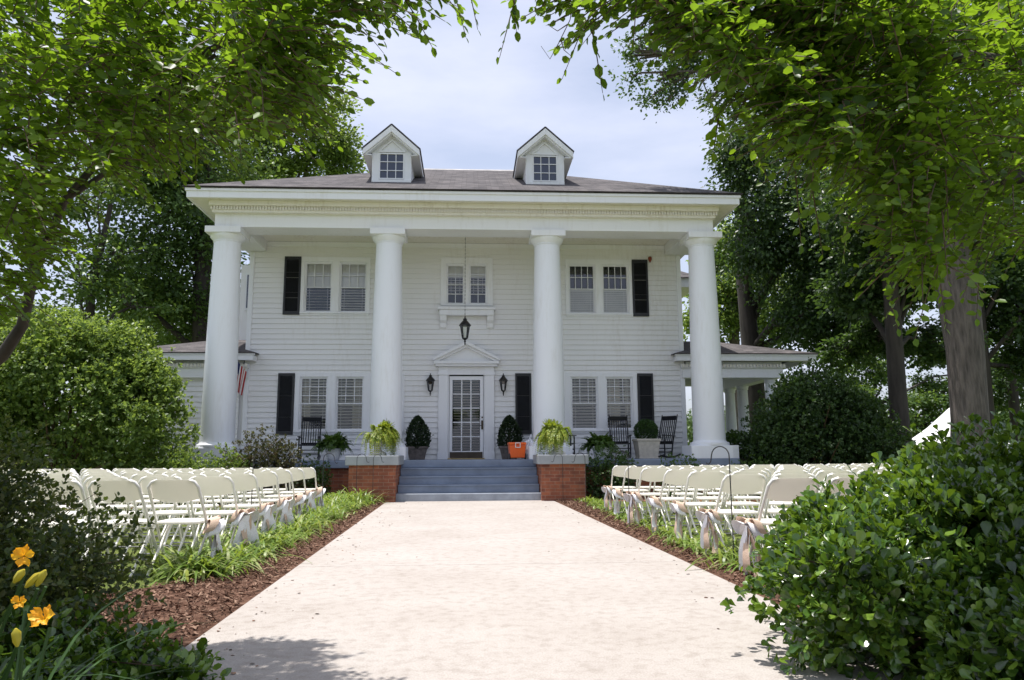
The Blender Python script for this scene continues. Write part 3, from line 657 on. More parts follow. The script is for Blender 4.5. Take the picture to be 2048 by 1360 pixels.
# side wings: one-storey porches with hip roofs
def wing(s_, enclosed):
    xi = WR if s_ > 0 else WL; xo = X0+s_*9.15; fr = 19.20; bk = 26.0
    xe = X0+s_*5.42
    def bx(b, xa, xb, *a): b.box(*sorted((xa, xb)), *a)
    b = MB(); bx(b, xe, xo, fr, fr+.05, 3.37, 3.50); bx(b, xo, xo-s_*.05, fr+.051, bk, 3.37, 3.50); bx(b, xe, xe+s_*.05, fr+.051, YW-.045, 3.37, 3.50)
    bx(b, xe-s_*.03, xo+s_*.03, fr-.03, fr+.05, 3.50, 3.545); bx(b, xo+s_*.03, xo-s_*.05, fr+.051, bk, 3.50, 3.545)
    bx(b, xe+s_*.05, xo-s_*.05, fr+.05, YW-.1, 3.385, 3.40)
    f_ = H(b, 'wing_fascia', M['trim'], bevel=.005)
    b = MB(); bx(b, xe+s_*.22, X0+s_*8.35, 19.46, YW-.047, 2.95, 3.20); bx(b, xe+s_*.18, X0+s_*8.40, 19.40, YW-.047, 3.20, 3.30); bx(b, xi+s_*.03, X0+s_*8.35, YW-.046, YW+.25, 2.95, 3.38)
    bx(b, X0+s_*8.35, X0+s_*8.0, YW+.251, bk, 2.95, 3.38)
    b.build('wing_beam', M['trim'], f_, bevel=.005)
    b = MB(); x = 5.62
    while x < 8.4: bx(b, X0+s_*x, X0+s_*(x+.05), 19.36, 19.399, 3.22, 3.30); x += .09
    b.build('wing_dentil_band', M['cornice'], f_)
    b = MB(); zt = 4.15; yt = fr+1.9
    P0 = (xe-s_*.05, fr-.05, 3.548); P1 = (xo+s_*.05, fr-.05, 3.548); P2 = (xo-s_*2.2, yt, zt); P3 = (xe+s_*.9, yt, zt); P4 = (xo+s_*.05, bk, 3.548); P5 = (xo-s_*2.2, bk, zt)
    P6 = (xi, yt, zt); P7 = (xi, bk, zt)
    Pa = (xi-s_*.0, YW-.03, 3.548+(YW-.03-fr+.05)*(zt-3.548)/(yt-fr+.05)); Pb = (xe-s_*.05, YW-.03, 3.56)
    b.quad(P0, P1, P2, P6, Pa); b.quad(P0, Pa, Pb); b.quad(P1, P4, P5, P2); b.quad(P6, P2, P5, P7)
    r_ = H(b, 'wing_roof', M['shingle'], uv=True, fix=False); md = r_.modifiers.new('t', 'SOLIDIFY'); md.thickness = .03; md.offset = 0
    b = MB(); bx(b, xi+s_*.03, X0+s_*7.99, YW+.251, bk, 3.30, 3.34); b.build('wing_ceiling', simple('grey_ceiling', (.32, .32, .33), .8), f_)
    if enclosed:
        b = MB(); xa, xb = sorted((xi-.12, X0-8.3)); siding(b, xa, xb, YW+.05, FL, 2.95, cutter=False); bx(b, xi, X0-8.3, YW+.1, YW+.12, 0, 2.95); H(b, 'wing_wall', M['siding'], fix=False)
    else:
        for cxx, cyy in ((8.12, 19.78), (8.12, 21.9), (8.12, 23.0), (8.12, 25.8)):
            b = MB(); b.lathe([(.20, FL+.0), (.20, FL+.07), (.175, FL+.10), (.17, 1.6), (.145, 2.82), (.165, 2.84), (.165, 2.88), (.19, 2.949)], 20, (X0+s_*cxx, cyy, 0)); H(b, 'wing_column', M['column'], smooth=True)
wing(1, False); wing(-1, True)
# upper side bays, set back
b = MB(); b.box(-6.45, WL-.03, 21.4, 24.2, 3.9, 6.38); b.box(6.0, 6.5, 24.6, 26.2, 4.0, 6.3)
bay = H(b, 'side_bay', M['siding'])
b = MB(); b.box(-6.30, -5.75, 21.36, 21.39, 5.05, 6.15); b.build('bay_window', M['trim'], bay)
b = MB(); b.box(-6.25, -5.80, 21.33, 21.355, 5.12, 6.08); b.build('pane', bpy.data.materials['attic_glass'], bay)
b = MB(); b.box(5.9, 7.6, 24.0, 24.05, 6.42, 6.72); b.box(5.9, 7.6, 24.05, 26.6, 6.42, 6.45); fb = b.build('bay_cornice', M['trim'], bay)
b = MB(); b.quad((5.8, 23.9, 6.73), (7.75, 23.9, 6.73), (6.8, 25.4, 7.5), (5.8, 25.4, 7.5)); b.quad((7.75, 23.9, 6.73), (7.75, 27, 6.73), (6.8, 25.4, 7.5)); b.build('bay_roof', M['shingle'], bay, uv=True, fix=False)
# wasp nest patch in the corner of the porch ceiling
nv = MB(); nv.lathe([(.01, -.13), (.035, -.08), (.052, -.03), (.045, .02), (.02, .035)], 9, (4.93, YW-.06, 6.20)); o = nv.build('mud_nest', M['rust'], None, smooth=True)
tag(o, 'small rust red mud nest high in the porch corner', 'nest')
#--PART2--
# ================================================================== things on the porch
def T(x, y, z=0, rz=0): return Matrix.Translation((x, y, z)) @ Matrix.Rotation(rz, 4, 'Z')
# hanging lantern
lan = thing('hanging_lantern', 'black coach lantern on a long chain hung above the front door', 'lantern', (-.035, 18.45, 3.66))
def lantern_parts(root, sc_, hang):
    b = MB(); k = sc_
    b.lathe([(.005, 0), (.022, .02), (.012, .05), (.03, .08), (.014, .11), (.05, .14), (.07, .155), (.07, .17)], 16) ; b.v = [(x*k, y*k, z*k) for x, y, z in b.v]
    b.build('finial', M['black'], root, smooth=True, world=False)
    b = MB()
    for j in range(6):
        t = 2*math.pi*j/6; b.bar((.07*math.cos(t), .07*math.sin(t), .165), (.118*math.cos(t), .118*math.sin(t), .475), .012, .012)
    b.lathe([(.118, .465), (.15, .475), (.15, .49), (.10, .51)], 18); b.v = [(x*k, y*k, z*k) for x, y, z in b.v]
    b.build('cage', M['black'], root, world=False)
    b = MB(); b.lathe([(.15, .485), (.135, .515), (.09, .57), (.05, .61), (.045, .635), (.058, .645), (.02, .67), (.012, .70), (.016, .72)], 18); b.v = [(x*k, y*k, z*k) for x, y, z in b.v]
    b.build('cap', M['black'], root, smooth=True, world=False)
    b = MB(); i0 = 0
    for j in range(6):
        t0, t1 = 2*math.pi*j/6, 2*math.pi*(j+1)/6
        b.quad(*[(r_*math.cos(t)*k, r_*math.sin(t)*k, z*k) for r_, t, z in ((.066, t0, .17), (.066, t1, .17), (.114, t1, .468), (.114, t0, .468))])
    b.build('glass', M['glass'], root, world=False, fix=False)
    b = MB(); b.lathe([(.012*k, .17*k), (.012*k, .33*k), (.004*k, .37*k)], 10); b.build('candle', M['whiteplastic'], root, world=False)
lantern_parts(lan, 1.0, True)
b = MB(); z = .70
for i in range(46):
    a = (0, 0, z); c = (0, 0, z+.052); q = .010
    pts = [(q*math.sin(t) if i % 2 else 0, 0 if i % 2 else q*math.sin(t), z+.026-.026*math.cos(t)) for t in np.linspace(0, 2*math.pi, 9)]
    b.tube(pts, .0035, 5, cap=False); z += .048
b.build('chain', M['black'], lan, world=False)
# wall lanterns
for x, lab in ((-.925, 'black wall lantern on the siding beside the hinge edge of the front door'), (.955, 'black wall lantern between the front door and the lone black shutter')):
    wl = thing('wall_lantern', lab, 'wall lantern', (x, YW-.15, 2.48), group='lanterns flanking the front door')
    lantern_parts(wl, .80, False)
    b = MB(); b.lathe([(.045, 0), (.045, .015)], 14); b.v = [(p[0], .145-p[2], .34+p[1]*1.8) for p in b.v]
    b.tube([(0, .135, .34), (0, .06, .40), (0, .0, .53), (0, 0, .51)], .009, 8); b.build('wall_bracket', M['black'], wl, world=False)
# leafy masses -----------------------------------------------------
def sphere_pts(n, c, r, shell=.0, flat_bottom=None):
    d = unit(rng.normal(size=(n, 3))); rad = (shell**3+(1-shell**3)*rng.random(n))**(1/3)
    p = d*rad[:, None]*np.array(r)+np.array(c); return p, d
def cone_bush(name, parent, h, r, z0, mat, n=2600, size=.045, ball=False):
    u = rng.random(n); t = rng.random(n)
    if ball: p, d = sphere_pts(n, (0, 0, z0+h*.48), (r, r, h*.52), .75)
    else:
        z = u**1.25; prof = np.where(z < .25, .72+.28*(z/.25)**.6, np.cos((z-.25)/.75*math.pi/2)**.72)
        ph = rng.random(n)*2*math.pi; lump = 1+.10*np.sin(3*ph+4*z)+.08*np.sin(7*ph-9*z)
        rr = r*prof*(.72+.30*rng.random(n)+.22*(rng.random(n) > .93)*rng.random(n))*lump; p = np.stack([rr*np.cos(ph), rr*np.sin(ph), z0+z*h], 1); d = np.stack([np.cos(ph), np.sin(ph), .5+0*ph], 1)
    ax = unit(d+np.array([0, 0, .9])+rng.normal(size=p.shape)*.5)
    return leaves(name, p, ax, unit(d+rng.normal(size=p.shape)*.7), size*(.7+.6*rng.random(n)), DIAM, mat, parent, world=False)
for x, lab in ((-1.21, 'pointed dark evergreen in a weathered pot on the hinge side of the front door'), (1.08, 'pointed dark evergreen in a weathered pot behind the orange cooler')):
    t_ = thing('potted_topiary', lab, 'potted shrub', (x, 19.0, FL), group='evergreens flanking the front door')
    b = MB(); s1, s2 = .175, .24
    b.v = [(sx*s, sy*s, z) for s, z in ((s1, .0), (s2, .30)) for sx, sy in ((-1, -1), (1, -1), (1, 1), (-1, 1))]
    b.f = [(0, 3, 2, 1), (4, 5, 6, 7)]+[(i, (i+1) % 4, 4+(i+1) % 4, 4+i) for i in range(4)]
    b.box(-.258, .258, -.258, .258, .27, .325)
    for sx in (-1, 1):
        for sy in (-1, 1): b.box(sx*.13-.03, sx*.13+.03, sy*.13-.03, sy*.13+.03, -.0, .02)
    b.build('pot', M['darkpot'], t_, world=False, bevel=.006)
    cone_bush('foliage', t_, .80, .285, .26, M['topiary'], 3600, .052)
    b = MB(); b.tube([(0, 0, .25), (.01, 0, .7)], .02, 6); b.build('stem', M['twig'], t_, world=False)
# square planter with round boxwood
t_ = thing('square_planter', 'beige square planter with a round clipped boxwood before the black shutter', 'planter', (4.40, 18.35, FL))
b = MB(); s1, s2 = .225, .275
b.v = [(sx*s, sy*s, z) for s, z in ((s1, .03), (s2, .42)) for sx, sy in ((-1, -1), (1, -1), (1, 1), (-1, 1))]
b.f = [(0, 3, 2, 1), (4, 5, 6, 7)]+[(i, (i+1) % 4, 4+(i+1) % 4, 4+i) for i in range(4)]
b.box(-.295, .295, -.295, .295, .42, .475); b.box(-.24, .24, -.24, .24, .0, .035)
b.build('pot', M['stonepot'], t_, world=False, bevel=.01)
cone_bush('foliage', t_, .56, .285, .38, M['box'], 3600, .04, ball=True)
# ferns -------------------------------------------------------------
def fronds(name, parent, n, z0, length, mat, droop=(.9, 1.6), up=(.25, 1.1), wid=.05, leafn=22, rad=.05, azim=None, center=(0, 0)):
    P, A, N_, S = [], [], [], []
    for i in range(n):
        ph = rng.random()*2*math.pi if azim is None else azim+rng.normal()*.85
        el = up[0]+(up[1]-up[0])*rng.random(); ln = length*(.65+.5*rng.random()); dr = droop[0]+(droop[1]-droop[0])*rng.random()
        h = np.array([math.cos(ph), math.sin(ph), 0]); t = np.linspace(.12, 1, leafn)
        pts = np.array([center[0], center[1], z0])+h*rad+h[None]*(ln*np.cos(el)*t*(1-.25*dr*t))[:, None]; pts[:, 2] += ln*(np.sin(el)*t-.62*dr*t*t)
        tan = np.gradient(pts, axis=0); tan = unit(tan); side = unit(np.cross(tan, np.array([0, 0, 1.0])))
        w_ = wid*(np.sin(np.pi*(t*.86+.1))**.7)*(1 if ln > 0 else 1)
        for sg in (-1, 1):
            P.append(pts); A.append(side*sg+tan*.45+rng.normal(size=pts.shape)*.12); N_.append(np.cross(tan, side)*-1*1.0+rng.normal(size=pts.shape)*.2); S.append(w_*(.8+.4*rng.random(leafn)))
    N2 = np.concatenate(N_); N2 *= np.sign(N2[:, 2:3]+1e-6)
    return leaves(name, np.concatenate(P), np.concatenate(A), N2, np.concatenate(S), DIAM, mat, parent, world=False)
for x, y, rim, lab, k in ((-3.05, 17.75, .17, 'green fern in a white wicker pot beside the flag side urn', 1.0), (3.17, 17.85, .19, 'green fern in a white lattice pot between two black rocking chairs', 1.05)):
    t_ = thing('potted_fern', lab, 'potted fern', (x, y, FL), group='ferns on the porch')
    b = MB(); b.lathe([(.11, 0), (.13, .02), (.155, .12), (.175, .25), (.185, .27), (.17, .275), (.15, .24)], 20); b.build('pot', M['basket'], t_, smooth=True, world=False)
    b = MB()
    for i in range(16):
        t = 2*math.pi*i/16
        for s_ in (-1, 1): b.bar((.136*math.cos(t), .136*math.sin(t), .03), (.178*math.cos(t+s_*.5), .178*math.sin(t+s_*.5), .25), .010, .010)
    b.build('lattice', M['basket'], t_, world=False)
    fronds('foliage', t_, 150, .26, .68*k, M['fern'], (.6, 1.4), (.5, 1.4), .075, 20, .06)
# urns on the piers
for x, lab, a in ((-1.88, 'white stone urn on the brick pier spilling lime fern toward the steps', -.25), (1.98, 'white stone urn on the brick pier beside the orange cooler, lime fern hiding its bowl', -2.5)):
    t_ = thing('urn_planter', lab, 'urn', (x, 16.45, .966), group='urns on the brick piers')
    b = MB(); b.box(-.17, .17, -.17, .17, 0, .05); b.build('urn_base', M['urn'], t_, world=False, bevel=.006)
    b = MB(); b.lathe([(.15, .05), (.15, .07), (.09, .10), (.065, .14), (.062, .19), (.085, .205), (.07, .215), (.12, .235), (.18, .265), (.215, .31), (.235, .37), (.245, .42), (.285, .445), (.29, .465), (.26, .47), (.22, .43)], 32); b.v = [(p[0]*1.08, p[1]*1.08, p[2]) for p in b.v]; b.build('bowl', M['urn'], t_, smooth=True, world=False)
    f_ = fronds('foliage', t_, 100, .46, .42, M['limefern'], (.4, .9), (.85, 1.5), .045, 22, .05, azim=a, center=(.10*math.cos(a), .10*math.sin(a)))
    fronds('spilling_foliage', t_, 220, .46, .62, M['limefern'], (1.2, 2.2), (.3, 1.2), .05, 24, .14, azim=a)
    # trailing grey vines
    P, A, N_ = [], [], []
    for i in range(34):
        ph = a+rng.normal()*.6; r0 = .25+.06*rng.random(); ln = .25+.45*rng.random()*(1.6 if i % 5 == 0 else 1); t = np.linspace(0, 1, 16)
        q = np.stack([np.cos(ph)*(r0+.07*np.sin(t*2.2)), np.sin(ph)*(r0+.07*np.sin(t*2.2)), .44-ln*t], 1)+rng.normal(size=(16, 3))*.014
        P.append(q); A.append(unit(rng.normal(size=(16, 3))+np.array([0, 0, -.6]))); N_.append(unit(rng.normal(size=(16, 3))))
    leaves('trailing_vine', np.concatenate(P), np.concatenate(A), np.concatenate(N_), .032, OVAL, M['trail'], t_, world=False)
# rocking chairs
def rocking_chair(label):
    r_ = thing('rocking_chair', label, 'rocking chair', (0, 0, 0), group='black rocking chairs on the porch')
    m_ = M['rocker']                                    # faces -y
    b = MB(); b.box(-.25, .25, -.24, .24, .40, .425)
    for i in range(9): x = -.24+i*.06; b.box(x-.022, x+.022, -.25, .23, .426, .44)
    b.build('seat', m_, r_, world=False, bevel=.004)
    bk = lambda t: (.22+.26*t, .42+.78*t)               # (y, z) along the back
    for s_ in (-1, 1):
        b = MB(); y0, z0_ = bk(0); y1, z1 = bk(1.04)
        b.tube([(s_*.25, .15, .07), (s_*.25, y0, z0_), (s_*.255, *bk(.5)), (s_*.26, y1, z1)], [.022, .022, .02, .017], 8); b.tube([(s_*.26, y1, z1), (s_*.26, y1+.012, z1+.035)], [.02, .008], 8)
        b.build('back_post', m_, r_, world=False)
        b = MB(); b.tube([(s_*.27, -.22, .07), (s_*.27, -.22, .64)], .021, 8); b.build('leg', m_, r_, world=False)
        b = MB(); b.bar((s_*.275, -.29, .655), (s_*.262, .34, .63), .075, .024); b.build('armrest', m_, r_, world=False, bevel=.006)
        b = MB(); pts = [(s_*.26, y, .035+.10*(y-.02)**2*2.4) for y in np.linspace(-.42, .58, 12)]
        for p, q in zip(pts[:-1], pts[1:]): b.bar(p, q, .03, .05)
        b.build('rocker', m_, r_, world=False)
    b = MB(); b.bar((-.25, *bk(.95)), (.25, *bk(.95)), .025, .13, (0, -.3, 1)); b.build('top_rail', m_, r_, world=False, bevel=.008)
    b = MB(); b.bar((-.25, *bk(.06)), (.25, *bk(.06)), .022, .05, (0, -.3, 1)); b.build('lower_rail', m_, r_, world=False, bevel=.004)
    for i in range(7):
        x = -.2+.4*i/6; b = MB(); b.bar((x, *bk(.08)), (x, *bk(.88)), .028, .012, (0, -1, .3)); b.build('slat', m_, r_, world=False)
    b = MB()
    for z, yy in ((.17, -.22), (.28, -.22), (.20, .16)): b.tube([(-.265, yy, z), (.265, yy, z)], .012, 6)
    for s_ in (-1, 1):
        for z in (.15, .26): b.tube([(s_*.265, -.22, z), (s_*.255, .17, z+.03)], .012, 6)
    b.build('stretcher', m_, r_, world=False); return r_
rc = rocking_chair('black rocking chair at the window on the flag side, half hidden by shrub and fern')
spots = [(-3.80, 18.75, .12, None), (2.42, 18.55, 1.25, 'black rocking chair seen from its side behind the lime fern urn'), (3.82, 18.7, -.12, 'black rocking chair facing forward between the lattice pot fern and the square planter'), (4.86, 18.75, -.85, 'black rocking chair turned sideways behind the square planter')]
for i, (x, y, rz, lab) in enumerate(spots):
    o = rc if i == 0 else copy_tree(rc); o.location = (x, y, FL); o.rotation_euler = (0, 0, rz); o.scale = (.87, .87, .87)
    if lab: o['label'] = lab
# orange cooler
t_ = thing('cooler', 'bright orange picnic cooler with a white handle at the head of the steps', 'cooler', (1.19, 17.75, FL), .08); t_.scale = (.90, .95, 1.22)
b = MB(); b.prism([(-.185, .03), (.185, .03), (.215, .27), (-.215, .27)], -.16, .16); b.build('body', M['orange'], t_, world=False, bevel=.015)
b = MB(); b.box(-.225, .225, -.17, .17, .272, .325); b.build('lid', M['orange'], t_, world=False, bevel=.018)
b = MB(); b.box(-.07, .07, -.178, -.171, .22, .235); b.box(-.07, -.05, -.19, -.171, .235, .32); b.box(.05, .07, -.19, -.171, .235, .32); b.box(-.07, .07, -.19, -.171, .305, .32); b.build('handle', M['whiteplastic'], t_, world=False, bevel=.004)
for s_ in (-1, 1):
    b = MB(); b.lathe([(.055, -.02), (.06, 0), (.055, .02)], 16); b.v = [(s_*.2+p[2], -.10+p[0], .06+p[1]) for p in b.v]; b.build('wheel', M['black'], t_, world=False)
# clear plastic bag of ice by the column
b = MB(); n1, n2 = 26, 16
for i in range(n2+1):
    v_ = i/n2
    for j in range(n1):
        t = 2*math.pi*j/n1; r_ = (.16*math.sin(math.pi*min(1, v_*1.1+.12))**.6+.02)*(1+.22*math.sin(5*t+7*v_)+.16*math.sin(9*t-13*v_)+.1*random.random())
        b.v.append((1.40+r_*math.cos(t)*.8+.13*v_, 17.15+.62+r_*math.sin(t)*.6, FL+.02+.56*v_))
for i in range(n2):
    for j in range(n1): b.f.append((i*n1+j, i*n1+(j+1) % n1, (i+1)*n1+(j+1) % n1, (i+1)*n1+j))
o = b.build('plastic_bag', M['film'], None, smooth=False); tag(o, 'crumpled clear plastic bag slumped behind the orange cooler', 'bag')
# dark pot with plant on the side porch
t_ = thing('dark_planter', 'wide dark tub with leafy plant beside the end column plinth', 'planter', (6.68, 18.55, .30))
b = MB(); b.lathe([(.26, 0), (.30, .1), (.34, .46), (.37, .50), (.37, .55), (.33, .55)], 24); b.build('pot', M['darkpot'], t_, smooth=True, world=False)
p, d = sphere_pts(1500, (0, 0, .85), (.42, .42, .36), .4); leaves('foliage', p, unit(d+rng.normal(size=p.shape)*.5), unit(d+np.array([0, 0, .8])+rng.normal(size=p.shape)*.5), .08, OVAL, M['shrub'], t_, world=False)
b = MB(); b.lathe([(.24, -.30), (.24, -.001)], 12); b.build('stand', M['greywood'], t_, world=False)
# flag
t_ = thing('flag', 'red and white striped flag hanging limp from the corner behind the end column', 'flag', (-5.66, YW-.06, 3.05))
b = MB(); b.tube([(0, 0, -.05), (-.14, -.55, .42)], .012, 8); b.lathe([(.02, 0), (.028, .02), (.012, .045)], 8, (-.145, -.57, .43)); b.build('pole', M['whiteplastic'], t_, world=False)
m, n, p = new_mat('flag_cloth'); u = node(n, 'ShaderNodeTexCoord'); sx = node(n, 'ShaderNodeSeparateXYZ'); L(n, u.outputs['UV'], sx.inputs[0])
ml = node(n, 'ShaderNodeMath', operation='MULTIPLY'); ml.inputs[1].default_value = 6.5; L(n, sx.outputs[0], ml.inputs[0]); fr_ = node(n, 'ShaderNodeMath', operation='FRACT'); L(n, ml.outputs[0], fr_.inputs[0])
gt = node(n, 'ShaderNodeMath', operation='GREATER_THAN'); gt.inputs[1].default_value = .5; L(n, fr_.outputs[0], gt.inputs[0])
mi = node(n, 'ShaderNodeMixRGB'); mi.inputs['Color1'].default_value = (.42, .02, .025, 1); mi.inputs['Color2'].default_value = (.8, .78, .76, 1); L(n, gt.outputs[0], mi.inputs['Fac'])
c1 = node(n, 'ShaderNodeMath', operation='LESS_THAN'); c1.inputs[1].default_value = .54; L(n, sx.outputs[0], c1.inputs[0]); c2 = node(n, 'ShaderNodeMath', operation='LESS_THAN'); c2.inputs[1].default_value = .4; L(n, sx.outputs[1], c2.inputs[0])
an = node(n, 'ShaderNodeMath', operation='MULTIPLY'); L(n, c1.outputs[0], an.inputs[0]); L(n, c2.outputs[0], an.inputs[1])
m2_ = node(n, 'ShaderNodeMixRGB'); L(n, an.outputs[0], m2_.inputs['Fac']); L(n, mi.outputs[0], m2_.inputs['Color1']); m2_.inputs['Color2'].default_value = (.02, .03, .12, 1); L(n, m2_.outputs[0], p.inputs['Base Color']); p.inputs['Roughness'].default_value = .85
b = MB(); nu, nv_ = 34, 14
for i in range(nv_+1):
    v_ = i/nv_
    for j in range(nu+1):
        u_ = j/nu; q = 1-.35*v_; x = -.14+.24*u_*q-.02*v_; b.v.append((x-.02, -.50+.40*u_+.055*math.sin(u_*19+v_*1.5)*(.4+.6*v_), .40-.36*u_-(.78-.18*u_)*v_))
for i in range(nv_):
    for j in range(nu): a_ = i*(nu+1)+j; b.f.append((a_, a_+1, a_+nu+2, a_+nu+1))
o = b.build('cloth', m, t_, smooth=True, world=False, fix=False); ul = o.data.uv_layers.new(name='UVMap')
for lp in o.data.loops: ul.data[lp.index].uv = ((lp.vertex_index % (nu+1))/nu, (lp.vertex_index//(nu+1))/nv_)

# ================================================================== folding chairs
def folding_chair():
    r_ = thing('folding_chair', 'x', 'folding chair', (0, 0, 0))            # faces +y, back towards -y
    HW = .205; cm, fm = M['chair'], M['chairframe']
    back = lambda t: (-.27+.50*t, .775*(1-t)+.0*t)                            # long legs: back top to the front foot
    for s_ in (-1, 1):
        b = MB(); pts = [(s_*(HW-.075), -.27, .783), (s_*(HW-.03), -.268, .768), (s_*HW, -.258, .725)]+[(s_*(HW+.012*t), -.258+.49*t, .725*(1-t)+.012) for t in (.3, .6, 1)]
        b.tube(pts, .0125, 8); f_ = b.build('leg', fm, r_, smooth=True, world=False)
        b = MB(); b.tube([(s_*(HW-.03), .16, .40), (s_*(HW-.03), .05, .30), (s_*(HW-.03), -.24, .012)], .0115, 8); b.build('leg', fm, r_, smooth=True, world=False)
    b = MB(); b.tube([(-HW, .19, .09), (HW, .19, .09)], .008, 6); b.build('stretcher', M['steel'], r_, world=False)
    b = MB(); b.tube([(-HW+.03, -.19, .06), (HW-.03, -.19, .06)], .008, 6); b.build('stretcher', M['steel'], r_, world=False)
    b = MB(); n1, n2 = 20, 6                                                # backrest: a curved plate with round shoulders
    for side in (0, 1):
        for i in range(n2+1):
            v_ = i/n2
            for j in range(n1+1):
                u_ = -1+2*j/n1; top = .787-.075*max(0, (abs(u_)-.60)/.40)**2.0; bot = .612+.034*abs(u_)**2.5-.012
                z = bot+(top-bot)*v_; y = -.258-(z-.725)*.66*-1*-1+ -.0 ; y = -.258+(.725-z)*.676; y -= .035*(1-u_*u_)*1.0-.03; b.v.append((u_*(HW-.004), y+side*.014-.007, z))
    w1 = n1+1
    for i in range(n2):
        for j in range(n1): a_ = i*w1+j; b.f.append((a_, a_+1, a_+w1+1, a_+w1)); c_ = a_+w1*(n2+1); b.f.append((c_, c_+w1, c_+w1+1, c_+1))
    o2 = w1*(n2+1)
    for j in range(n1): b.f.append((j, o2+j, o2+j+1, j+1)); k_ = n2*w1+j; b.f.append((k_, k_+1, o2+k_+1, o2+k_))
    for i in range(n2): a_ = i*w1; b.f.append((a_, a_+w1, o2+a_+w1, o2+a_)); a_ += n1; b.f.append((a_, o2+a_, o2+a_+w1, a_+w1))
    b.build('backrest', cm, r_, smooth=True, world=False)
    b = MB(); poly = []
    for k in range(40):
        t = 2*math.pi*k/40; c_, s2 = math.cos(t), math.sin(t); poly.append((.192*math.copysign(abs(c_)**.45, c_), .02+.195*math.copysign(abs(s2)**.5, s2)))
    b.prism(poly, .415, .438, 'z'); b.build('seat', cm, r_, world=False, bevel=.008)
    return r_
fc = folding_chair(); first = True
rowname = ['nearest the porch']+[f'{ORD[i]} from the porch' for i in range(1, 6)]+['farthest from the porch']
ncol = [11, 11, 11, 10, 9, 7, 5]
chairs = {}
for side, sg in (('flag', -1), ('cooler', 1)):
    for ri in range(7):
        Y = 12.60-1.08*ri if sg > 0 else 12.75-1.0*ri
        for ci in range(ncol[ri]):
            xa = (2.62 if sg > 0 else -(2.62-.045*ri))
            s_ = ci*.475; fan = R(.9)*ci if sg > 0 else -R(.35)*ci
            x = xa+sg*s_; y = Y+(.009*ci*ci if sg > 0 else .004*ci*ci)
            px, py = pix((x, y, .7))
            if px < -40 or px > 2080: continue
            if sg > 0 and (px > 1900 or (ri == 6 and ci > 2) or (ri == 5 and ci > 3) or (ri == 4 and ci > 5)): continue
            o = fc if first else copy_tree(fc); first = False
            o.location = (x+random.uniform(-.02, .02), y+random.uniform(-.05, .05), 0); o.rotation_euler = (0, 0, fan+random.uniform(-.07, .07))
            o['label'] = f"white folding chair {'on the aisle' if ci == 0 else ORD[ci]+' from the aisle'}, row {rowname[ri]}, {side} side"
            o['group'] = f'white folding chairs set out on the lawn'
            chairs[(side, ri, ci)] = o
# bows on the aisle chairs
def ribbon(b, pts, wd, up_=(0, 1, 0), tw=0):
    pts = [Vector(p) for p in pts]; i0 = len(b.v)
    for k, p in enumerate(pts):
        u_ = Vector(up_)
        u_ = Matrix.Rotation(tw*k/len(pts), 3, 'Z') @ u_; b.v += [tuple(p-u_*wd/2), tuple(p+u_*wd/2)]
    for k in range(len(pts)-1): a_ = i0+2*k; b.f.append((a_, a_+1, a_+3, a_+2))
def bow():
    r_ = thing('ribbon_bow', 'x', 'bow', (0, 0, 0)); 
    b = MB(); ws = MB()
    for s_ in (-1, 1):                                   # two drooping loops each of burlap and of lace
        for mb, k, wd, dz, ox in ((b, 1.0, .075, 0.012, 0), (ws, 1.0, .10, -.018, .028)):
            pts = []
            for t in np.linspace(0, 1, 17):
                a_ = 2*math.pi*t; q_ = abs(math.sin(math.pi*t)); pts.append((ox+.035*math.sin(a_)*q_, s_*k*.125*q_**.8, dz+.055*k*math.sin(a_)*(q_**.5)-.055*q_*q_))
            ribbon(mb, pts, wd, (.96, .12*s_, .28))
    b.lathe([(.012, -.032), (.032, -.018), (.036, 0), (.032, .018), (.012, .032)], 10, (.02, 0, 0))
    for i, (yy, ln, mb) in enumerate(((-.10, .34, ws), (-.045, .40, ws), (-.01, .33, b), (.04, .42, ws), (.09, .36, b), (.12, .31, ws))):
        pts = [(.03+.014*math.sin(5*t+i*2)+.01*(i % 3), yy*(.25+1.1*t**.8)+.012*math.sin(7*t+i), -.02-ln*t) for t in np.linspace(0, 1, 11)]
        ribbon(mb, pts, .075, (.30, .95, 0), tw=.7*(-1)**i)
    b.build('burlap_ribbon', M['burlap'], r_, smooth=True, world=False, fix=False); ws.build('lace_ribbon', M['lace'], r_, smooth=True, world=False, fix=False); return r_
bw = bow(); first = True
for side, sg in (('flag', -1), ('cooler', 1)):
    for ri in range(7):
        c = chairs.get((side, ri, 0))
        if c is None: continue
        o = bw if first else copy_tree(bw); first = False
        o.location = (c.location.x-sg*.245, c.location.y-.02, .425); o.rotation_euler = (0, 0, (math.pi if sg > 0 else 0)+random.uniform(-.35, .35)); k = .9+.25*random.random(); o.scale = (k, k, k)
        o['label'] = f"burlap and lace bow on the aisle chair, row {rowname[ri]}, {side} side"; o['group'] = 'burlap and lace bows along the aisle'
